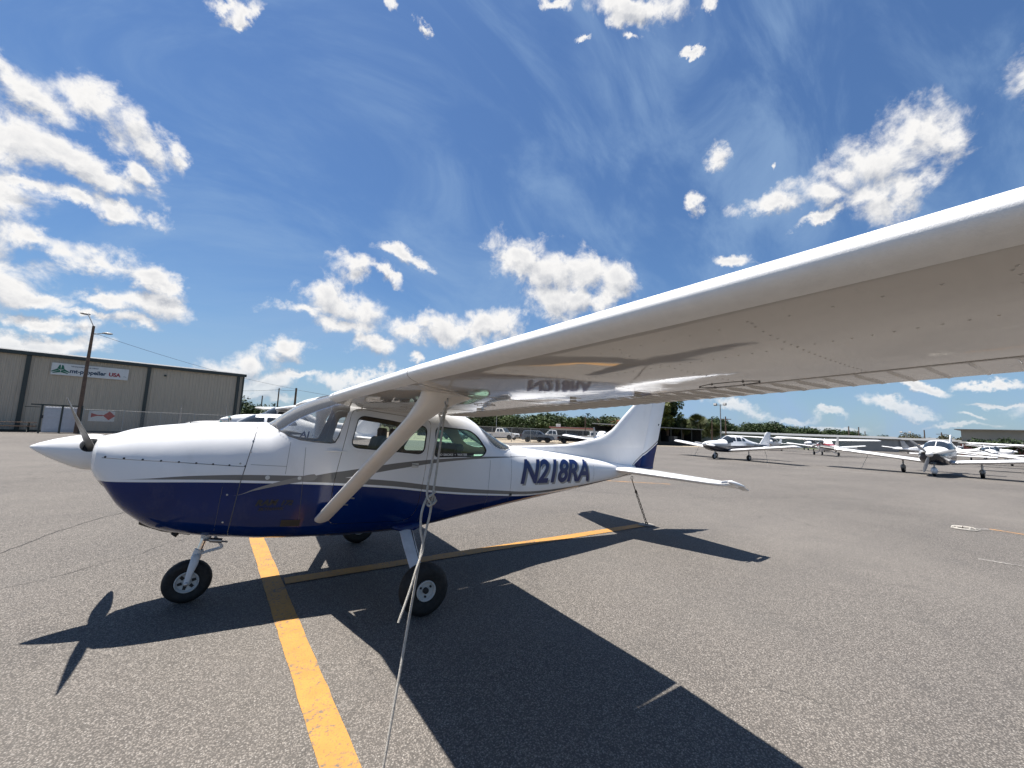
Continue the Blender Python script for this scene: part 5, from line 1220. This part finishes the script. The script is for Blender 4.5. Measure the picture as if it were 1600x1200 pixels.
# ------------------------------------------------------------------ vehicles beyond the fence
def car(name, label, cat, loc, rz, m, kind):
    e = empty(name, (loc[0], loc[1], 0), label, cat, 'vehicles parked beyond the fence', rz=rz)
    # local: x forward, y left
    if kind == 'pickup':
        L, Wd = 5.7, 1.95; low = [(-2.85, .55), (-2.85, 1.12), (-.85, 1.14), (-.80, 1.20), (.85, 1.20), (1.0, 1.16), (2.65, 1.06), (2.83, .92), (2.85, .5), (2.6, .38), (-2.6, .42)]
        top = [(-.80, 1.18), (-.68, 1.80), (-.45, 1.88), (.35, 1.88), (1.05, 1.18)]; wx = (-1.85, 1.85); R = .40
        win = [[(-.62, 1.25), (-.55, 1.72), (-.10, 1.76), (-.10, 1.25)], [(-.02, 1.25), (-.02, 1.76), (.32, 1.76), (.80, 1.28)]]; fw = ((.42, 1.85), (1.02, 1.22)); rw = ((-.70, 1.78), (-.80, 1.28))
    elif kind == 'suv':
        L, Wd = 4.7, 1.86; low = [(-2.3, .50), (-2.35, 1.10), (-2.2, 1.18), (1.05, 1.12), (2.15, .98), (2.33, .80), (2.35, .45), (2.1, .30), (-2.1, .32)]
        top = [(-2.2, 1.16), (-1.95, 1.60), (-1.7, 1.68), (.10, 1.70), (.35, 1.66), (1.15, 1.10)]; wx = (-1.40, 1.42); R = .36
        win = [[(-2.0, 1.20), (-1.85, 1.54), (-1.05, 1.58), (-1.05, 1.19)], [(-.97, 1.19), (-.97, 1.58), (-.15, 1.58), (-.15, 1.17)], [(-.07, 1.17), (-.07, 1.58), (.22, 1.56), (.85, 1.15)]]; fw = ((.38, 1.64), (1.10, 1.14)); rw = ((-1.99, 1.58), (-2.22, 1.2))
    else:
        L, Wd = 4.6, 1.8; low = [(-2.28, .5), (-2.3, .95), (-2.1, 1.02), (1.0, .98), (2.1, .82), (2.28, .68), (2.3, .4), (2.05, .25), (-2.05, .28)]
        top = [(-1.8, 1.0), (-1.1, 1.36), (-.7, 1.43), (.1, 1.43), (.35, 1.38), (1.1, .97)]; wx = (-1.38, 1.38); R = .32
        win = [[(-1.35, 1.03), (-1.0, 1.30), (-.40, 1.34), (-.40, 1.02)], [(-.32, 1.02), (-.32, 1.34), (.15, 1.34), (.75, 1.0)]]; fw = ((.38, 1.37), (1.05, 1.0)); rw = ((-1.1, 1.34), (-1.75, 1.03))
    def arch(poly):
        out = []; zb = .3
        for p, q in zip(poly, poly[1:]+poly[:1]):
            out.append(p)
            if p[1] < .5 and q[1] < .5 and p[0] > q[0]:
                for c in sorted(wx, reverse=True):
                    out += [(c+(R+.07)*math.cos(a), .36+(R+.07)*math.sin(a)) for a in [math.pi*j/8 for j in range(9)]]
        return out
    lp_ = arch(low); h = Wd/2
    rings = [[(x, s*w, .36+(z-.36)*k) for x, z in lp_] for s, w, k in ((-1, h-.06, .97), (-1, h, 1), (1, h, 1), (1, h-.06, .97))]
    b = obj('body', G().loft(rings), m, e, ang=30)
    def yt(z): return h-.06-(z-top[0][1])*.33
    obj('cabin', G().loft([[(x, s*yt(z), z) for x, z in top] for s in (-1, 1)]), m, e, ang=30)
    for s in (-1, 1):
        for w in win: obj('window', G().add([(x, s*(yt(z)+.012), z) for x, z in w], [tuple(range(len(w)))]), M_DGLASS, e, sm=False)
    for nm, (a, c) in (('windshield', fw), ('rear_glass', rw)):
        o_ = .014 if nm == 'windshield' else -.014
        obj(nm, G().add([(a[0]+o_, -yt(a[1])+.05, a[1]+.01), (a[0]+o_, yt(a[1])-.05, a[1]+.01), (c[0]+o_, yt(c[1])-.03, c[1]+.01), (c[0]+o_, -yt(c[1])+.03, c[1]+.01)], [(0, 1, 2, 3)]), M_DGLASS, e, sm=False)
    if kind == 'pickup': obj('bed_liner', G().box((-1.85, 0, 1.135), (1.85, 1.5, .03)), M_BLACK, e)
    fx = low[-4][0] if False else max(p[0] for p in low)
    for s in (-1, 1):
        obj('headlight', G().box((fx-.06, s*(h-.24), .84 if kind != 'sedan' else .68), (.1, .36, .16)), M_LIGHT, e, bevel=.02)
        obj('tail_light', G().box((-fx+.03, s*(h-.12), .95 if kind != 'sedan' else .8), (.08, .16, .26)), M_TAILL, e)
        obj('mirror', G().box((.75, s*(h+.08), 1.18), (.12, .2, .14)), m, e, bevel=.02)
    obj('grille', G().box((fx-.03, 0, .76 if kind != 'sedan' else .6), (.06, Wd*.5, .22)), M_BLACK, e); obj('bumper', G().box((fx, 0, .5), (.1, Wd*.9, .18)), M_BUMP, e, bevel=.02); obj('bumper', G().box((-fx, 0, .52), (.1, Wd*.9, .16)), M_BUMP, e, bevel=.02)
    for x in wx:
        for s in (-1, 1):
            w = obj('wheel', G().lathe([(R*.6, -.11), (R*.96, -.11), (R, -.06), (R, .06), (R*.96, .11), (R*.6, .11)], (x, s*(h-.12), R), 'y', 20), M_TYRE, e); obj('rim', G().lathe([(R*.6, s*.10), (R*.5, s*.07), (.03, s*.09)], (x, s*(h-.12), R), 'y', 14), M_RIM, w)
    return e
car('pickup_truck', 'white crew-cab pickup standing alone at the left by the woods', 'pickup', (35.8, 51.5), R_(-62), M_WCAR, 'pickup')
car('parked_car', 'slate blue SUV behind the fence next to the white pickup', 'car', (34.9, 40.6), R_(-38), M_SUVP, 'suv')
car('pickup_truck', 'white pickup with its tail light showing, right of the slate blue SUV', 'pickup', (38.8, 42.2), R_(145), M_WCAR, 'pickup')
car('parked_car', 'dark grey car between the two right-hand white pickups', 'car', (39.6, 38.2), R_(-38), M_DCAR, 'sedan')
car('pickup_truck', 'white pickup in front of the red-roofed building', 'pickup', (46.5, 41.0), R_(-35), M_WCAR, 'pickup')
car('parked_car', 'white car beside the right-hand pickup, near the leaning tail fin', 'car', (49.5, 40.5), R_(-35), M_WCAR, 'sedan')
car('parked_car', 'white car seen through the cabin glass, left of the lone pickup', 'car', (27.6, 52), R_(-60), M_WCAR, 'suv')
car('parked_car', 'blue car seen through the rear side window of the big aeroplane', 'car', (24.0, 46), R_(-60), M_SUVP, 'sedan')
fence((8.0, 45.0), (44.5, 37.9), 1.95, 13, 'chain-link fence between the apron and the parked cars', postr=.045)
wf = obj('screen_fence', G().box((0, 0, 1.0), (34, .06, 1.9)), M_NET, None, loc=(41., 56.2, 0), rz=R_(-20)); props(wf, 'dark screened fence behind the lone white pickup', 'fence')
# ---- buildings
def building(name, label, cat, loc, rz, L, D, H, mw, mr, rise=.0, over=.3, windows=(), doors=(), fascia=None, group=None):
    e = empty(name, (loc[0], loc[1], 0), label, cat, group, rz=rz)
    obj('wall', G().box((0, D/2, H/2), (L, D, H)), mw, e, sm=False)
    if rise: 
        g = G().loft([[(x, -over, H), (x, D/2, H+rise), (x, D+over, H), (x, D+over, H+.12), (x, D/2, H+rise+.12), (x, -over, H+.12)] for x in (-L/2-over, L/2+over)]); obj('roof', g, mr, e, sm=False)
        for s in (-1, 1): obj('gable', G().prism([(.0, H), (D/2, H+rise-.02), (D, H)], s*(L/2-.05)-.04, s*(L/2-.05)+.04, 'x'), mw, e, sm=False)
    else: obj('roof', G().box((0, D/2, H+.08), (L+2*over, D+2*over, .16)), mr, e)
    if fascia: obj('fascia', G().box((0, -over-.02, H-.02), (L+2*over, .05, .22)), fascia, e)
    for x, z, w, h in windows:
        f = obj('window', G().box((x, -.03, z), (w, .06, h)), M_WHW, e); obj('pane', G().box((x, -.05, z), (w-.14, .05, h-.14)), M_DGLASS, f)
    for x, w, h in doors: obj('door', G().box((x, -.04, h/2), (w, .08, h)), M_GREYW, e)
    return e
b = building('office_building', 'low white building with flat roof and pink edge behind the parked trucks', 'building', (60.5, 61.5), R_(-43), 9.5, 7, 2.55, M_WHW, M_WHW, windows=[(-3.2, 1.5, 1.0, .8), (3., 1.5, 1., .8)], doors=[(.5, .95, 2.05)], fascia=M_PINK)
obj('air_conditioner', G().box((-3.1, 1.6, 3.0), (1.0, .9, .7)), M_WHW, b, bevel=.08)
building('tiled_roof_building', 'white building with red tiled roof beside the big tail fin', 'building', (84., 67.), R_(-40), 14, 9, 3.1, M_WHW, M_REDR, rise=2.3, over=.6, windows=[(-4.8, 1.5, .5, 1.2), (-2., 1.5, .5, 1.2), (1.2, 1.5, .5, 1.2)])
bx = empty('carport', (58.2, 38.6, 0), 'long dark open shed with pale roof edge right of the big tail fin', 'shed', rz=R_(-2))
obj('roof', G().loft([[(x, -.4, 3.0-.0), (x, 7, 3.25), (x, 7, 3.40), (x, -.4, 3.15)] for x in (-7.5, 14.)]), M_ROOFG, bx, sm=False)
obj('back_wall', G().box((3.2, 6.5, 1.5), (21., .1, 3.0)), M_NET, bx); obj('side_wall', G().box((13.8, 3.2, 1.5), (.1, 6.5, 3.)), M_NET, bx); obj('low_screen', G().box((3.2, -.05, .35), (21, .05, .62)), M_NET, bx)
for k in range(8): obj('post', G().cyl((-7.2+3.*k, 0, 0), (-7.2+3.*k, 0, 3.0), .08, n=8), M_TRIM, bx)
rr_ = random.Random(5)
for k in range(9):
    x = -6.5+2.2*k; q = obj('stored_gear', G().box((x, 3.+rr_.uniform(-1, 1), .9), (1.5, 1.6, 1.5)), [M_BLACK, M_GREYW, M_TRIM][k % 3], None, bevel=.1, loc=(58.2, 38.6, 0), rz=R_(-2)); props(q, 'dark machine stored under the long shed', 'machine', 'machines stored in the dark shed')
def hangar_row(x, y, rz, L, H, label, mw=M_GREYW, mr=M_ROOFG, D=14, rise=.6):
    e = building('hangar_row', label, 'hangar', (x, y), rz, L, D, H, mw, mr, rise=rise, over=.5, group='long hangars across the airfield')
    n = int(L/11)
    for k in range(n): obj('hangar_door', G().box((-L/2+L*(k+.5)/n, -.06, H*.43), (L/n*.82, .1, H*.84)), M_GREYW, e)
    return e
hangar_row(118, 44, R_(-70), 46, 2.9, 'long low grey hangar behind the white and black aeroplane')
hangar_row(140, 25, R_(-80), 50, 2.9, 'long low grey hangar row right of the red aeroplane')
hangar_row(176, -2, R_(-86), 60, 3.6, 'far pale hangar between the propeller blades and the tan hangar', M_SIDE2)
th = building('tan_hangar', 'large tan hangar with flat roof at the right edge of the view', 'hangar', (134, -3.4), R_(-88), 34, 24, 5.6, M_SIDE2, M_ROOFG, over=.9)
for v in th.children:
    pass
obj('lean_to_roof', G().loft([[(x, -6, 2.5), (x, 0, 2.9), (x, 0, 3.05), (x, -6, 2.65)] for x in (-17, -6)]), M_ROOFG, th, sm=False); obj('lean_to_wall', G().box((-11.5, -2.6, 1.25), (10.4, 5., 2.45)), M_PINK, th)
obj('side_door', G().box((1.5, -.06, 2.0), (2.6, .1, 4.0)), M_GREYW, th); obj('vent', G().box((7.6, -.06, 2.4), (2.6, .1, 1.3)), M_GREYW, th)
# ---- trees
def leaf_cluster(g, c, r, n, rnd, size, flat=1.):
    for _ in range(n):
        while True:
            p = Vector((rnd.uniform(-1, 1), rnd.uniform(-1, 1), rnd.uniform(-1, 1)))
            if .25 < p.length < 1: break
        p = Vector((c[0]+p.x*r, c[1]+p.y*r, c[2]+p.z*r*flat)); a = Vector((rnd.gauss(0, 1), rnd.gauss(0, 1), rnd.gauss(0, .7))).normalized(); b = a.cross(Vector((rnd.gauss(0, 1), rnd.gauss(0, 1), rnd.gauss(0, 1)))).normalized(); s = size*rnd.uniform(.6, 1.4)
        g.add([tuple(p-a*s), tuple(p+b*s*.55), tuple(p+a*s), tuple(p-b*s*.55)], [(0, 1, 2, 3)])
def tree_proto(seed, h, w, m, nl=3200, leaf=.16, trunk=.16, base=.28):
    r = random.Random(seed); g = G(); t = G()
    t.tube([(0, 0, 0), (.05*w, 0, h*.3), (0, .04*w, h*.62)], [trunk*1.3, trunk, trunk*.5], 8)
    n = 22
    for k in range(n):
        a = 2*math.pi*k/n*2.4+r.uniform(-.3, .3); rr = w*.5*r.uniform(.25, .72); z = h*r.uniform(base+.12, .86); z = z-(rr/w)*h*.10
        t.tube([(0, 0, h*(base-.05)+.12*k*h/n*2), (rr*math.cos(a)*.6, rr*math.sin(a)*.6, z-.1*h), (rr*math.cos(a), rr*math.sin(a), z)], [trunk*.45, trunk*.3, trunk*.1], 5)
        leaf_cluster(g, (rr*math.cos(a), rr*math.sin(a), z), w*.5*r.uniform(.28, .48), nl//n, r, leaf*1.15, .8)
    return g.mesh('crown'), t.mesh('trunk')
def make_tree(name, label, cat, loc, protos, m, sc=1., rz=0., group=None):
    e = empty(name, (loc[0], loc[1], loc[2] if len(loc) > 2 else 0), label, cat, group, rz=rz); e.scale = (sc, sc, sc)
    cm, tm = protos
    if not cm.materials: cm.materials.append(m); tm.materials.append(M_BARK)
    for nm, me in (('crown', cm), ('trunk', tm)):
        o = bpy.data.objects.new(nm, me); COL.objects.link(o); o.parent = e
    return e
TP = [tree_proto(11+i, 6.0, 6.6, None, 2600, .20) for i in range(4)]; TPd = [tree_proto(31+i, 6.5, 7.0, None, 2600, .20) for i in range(3)]
r = random.Random(3)
# woods behind the car park, both from the hangar corner to the sheds
i = 0
for row, (dy, sc0) in enumerate(((0, .92), (7, 1.0))):
    x0, y0, x1, y1 = 30, 92+dy, 112+dy, 62+dy
    n = 25
    for k in range(n):
        t = (k+r.uniform(-.25, .25)+(.5*row))/n; x = x0+(x1-x0)*t; y = y0+(y1-y0)*t+r.uniform(-2, 2); dk = (k+row) % 3 == 0
        make_tree('broadleaf_tree', 'bushy green tree in the woods behind the parked cars', 'tree', (x, y, -.6), (TPd[k % 3] if dk else TP[k % 4]), M_LEAFD if dk else M_LEAF, sc0*r.uniform(1.02, 1.28), r.uniform(0, 6), 'trees of the woods behind the car park')
for k, (x, y, s) in enumerate([(-2.5, 82, .95), (1.0, 78, .75), (3.6, 68, .66), (5.2, 70, .72), (9, 80, .6)]):
    make_tree('broadleaf_tree', 'dark green tree beyond the corner of the beige hangar', 'tree', (x, y, -.4), TPd[k % 3], M_LEAFD, s, k*1.3, 'trees beyond the hangar corner')
TY = tree_proto(51, 7.2, 6.4, None, 7000, .16); make_tree('broadleaf_tree', 'yellow-green leafy tree right behind the big tail fin', 'tree', (62.0, 40.8, 0), TY, M_LEAFY, 1.22)
TK = tree_proto(52, 7.6, 5.2, None, 7000, .16); make_tree('broadleaf_tree', 'dark tall tree between the yellow-green tree and the palm', 'tree', (66.0, 41.4, 0), TK, M_LEAFD, 1.28)
def palm(seed, h, m):
    r = random.Random(seed); g = G(); t = G(); t.tube([(0, 0, 0), (.1, 0, h*.5), (.05, .1, h)], [.22, .17, .16], 8)
    for k in range(85):
        a = k*2.399; z = r.uniform(-.55, 1.); el = math.asin(z); L = r.uniform(1.5, 2.0); d = Vector((math.cos(a)*math.cos(el), math.sin(a)*math.cos(el), math.sin(el))); s = d.cross(Vector((r.gauss(0, 1), r.gauss(0, 1), r.gauss(0, 1)))).normalized(); b = Vector((.05, .1, h)); c = b+d*L*r.uniform(.2, .5)
        for j in range(9):      # fan of leaflets
            w = R_(-60+15*j); q = (d*math.cos(w)+s*math.sin(w)).normalized(); tip = c+q*L*.75-Vector((0, 0, .12*L)); side = q.cross(d.cross(s)).normalized()*.075
            g.add([tuple(c), tuple(c+q*L*.4+side), tuple(tip), tuple(c+q*L*.4-side)], [(0, 1, 2, 3)])
        g.add([tuple(b), tuple(c+s*.02), tuple(c-s*.02)], [(0, 1, 2)])
    return g.mesh('crown'), t.mesh('trunk')
for k, (x, y, h, lab) in enumerate([(72.4, 39.0, 4.6, 'fan palm with round crown behind the end of the dark shed'), (76.5, 38.6, 3.0, 'low fan palm under the floodlight pole'), (69.8, 40.6, 3.6, 'short fan palm left of the round-crowned palm')]):
    p = palm(60+k, h, M_PALM); e = empty('fan_palm', (x, y, 0), lab, 'palm'); obj('crown', p[0], M_PALM, e, sm=False); obj('trunk', p[1], M_BARK, e)
# far woods across the airfield
for k in range(30):
    t = k/29; x = 205+t*90; y = 118-t*120; hgt = 1.55 if k < 9 else (1.15 if k < 15 else .8)
    make_tree('broadleaf_tree', 'tree of the distant wood across the airfield', 'tree', (x, y+r.uniform(-4, 4), -.5), TPd[k % 3], M_LEAFD, hgt*r.uniform(.95, 1.35), r.uniform(0, 6), 'trees of the distant wood')
for k in range(16):
    t = k/15; x = 190+t*30; y = 112-t*48
    make_tree('broadleaf_tree', 'tree of the distant wood across the airfield', 'tree', (x, y, -.5), TPd[(k+1) % 3], M_LEAFD, r.uniform(1.25, 1.7)*(1 if k < 11 else .8), r.uniform(0, 6), 'trees of the distant wood')
for k, (x, y, s, lab) in enumerate([(151, 25, .95, 'olive bush under the twin floodlight by the far hangars'), (148, 17.0, .85, 'round olive bush right of the twin floodlight'), (150, 19.8, .6, 'small olive bush between two larger ones')]):
    TB = tree_proto(70+k, 5.0, 8.0, None, 6500, .2, base=.1); make_tree('bush', lab, 'bush', (x, y, 0), TB, M_OLIVE, s)
TB = tree_proto(75, 3.0, 6.5, None, 5000, .16, base=.05); make_tree('bush', 'dark bush before the wall of the tan hangar', 'bush', (129, 8.2, 0), TB, M_LEAFD, 1.25)
# ---- poles
def pole(x, y, h, label, lamps=0, cross=False, m=M_WOOD, r=.14, name='utility_pole', cat='pole'):
    e = empty(name, (x, y, 0), label, cat); obj('pole', G().tube([(0, 0, 0), (0, 0, h)], [r, r*.7], 10), m, e)
    if cross: obj('cross_arm', G().box((0, 0, h-.5), (.1, 2.0, .12)), m, e)
    if lamps:
        obj('lamp_bar', G().box((0, 0, h-.1), (.08, 1.9, .08)), M_LAMP, e)
        for s in (-1, 1): obj('lamp', G().box((-.1, s*.85, h+.02), (.35, .5, .38), Matrix.Rotation(R_(25), 3, 'Y')), M_LAMP, e)
    return e
pole(70.2, 33.4, 7.6, 'tall floodlight pole with two lamps right of the palms', 2, m=M_GALV, r=.11, name='floodlight_pole', cat='lamp post')
pole(73., 34.0, 5.6, 'thin wooden pole with cross arm just right of the tall floodlight', 0, True)
pole(69., 34.3, 5.0, 'shorter pole just left of the tall floodlight', 0, False, r=.1)
pole(144., 36.6, 6.4, 'leftmost of three bare poles above the red aeroplane', r=.2); pole(146, 34.9, 6.3, 'middle one of three bare poles above the red aeroplane', r=.18); pole(150, 34.6, 5.2, 'rightmost and shortest of three bare poles above the red aeroplane', r=.15)
pole(147, 25.4, 5.1, 'twin floodlight pole above the olive bush', 2, m=M_GALV, r=.12, name='floodlight_pole', cat='lamp post')
pole(150, 22.4, 5.9, 'utility pole right of the twin floodlight', 0, False, r=.17); pole(152, 19.6, 5.4, 'utility pole with cross arm behind the round olive bush', 0, True, r=.17)
pole(5.85, 61.9, 6.55, 'roadside pole with a thick top seen just above the windshield', 0, False, r=.19); pole(3.55, 60., 6.2, 'thin roadside pole left of the windshield', 0, False, r=.11); pole(2.4, 90., 6.5, 'distant utility pole near the hangar corner', 0, True, r=.15)
wire((3.55, 60., 6.0), (5.85, 61.9, 6.3), .15, 'cable between the two roadside poles above the cowling', .02); wire((-8, 61, 5.6), (3.55, 60., 6.0), .4, 'cable from the hangar corner to the thin roadside pole', .02); wire((5.85, 61.9, 6.3), (34, 66, 5.2), .5, 'cable running right from the roadside pole behind the windshield', .02)
pole(55.8, 52.5, 4.9, 'lone dark pole in front of the red-roofed building', 0, False, r=.13)
pole(37.5, 56.2, 5.0, 'lone thin pale pole among the trees behind the cars', 0, False, m=M_GALV, r=.07)
# detached fin near the trucks: a parked aircraft beyond the dorsal line
plane('low', 'aeroplane mostly hidden behind the big dorsal fin, only its leaning red-marked tail showing', (38.6, 31.6, 0), R_(-150), mfin=M_GREYP, ropes=False, detail=False)
# worn tie-down spot further out
tie = empty('tie_down_anchor', (12.8, -3.0, 0), 'pale coiled rope at a tie-down anchor on the right of the apron', 'rope')
obj('rope_coil', G().tube([(.0+(.10+.006*k*(1+.4*math.sin(k*1.9)))*math.cos(k*.7)*1.3, (.08+.005*k*(1+.5*math.cos(k*2.3)))*math.sin(k*.7), .012+.004*(k % 3)) for k in range(26)], .009, 5), M_ROPE, tie, ang=80)
obj('anchor_ring', G().tube([(.03*math.cos(a), 0, .014+.03*math.sin(a)) for a in [2*math.pi*j/12 for j in range(12)]], .007, 6, closed=True), M_RUST, tie)
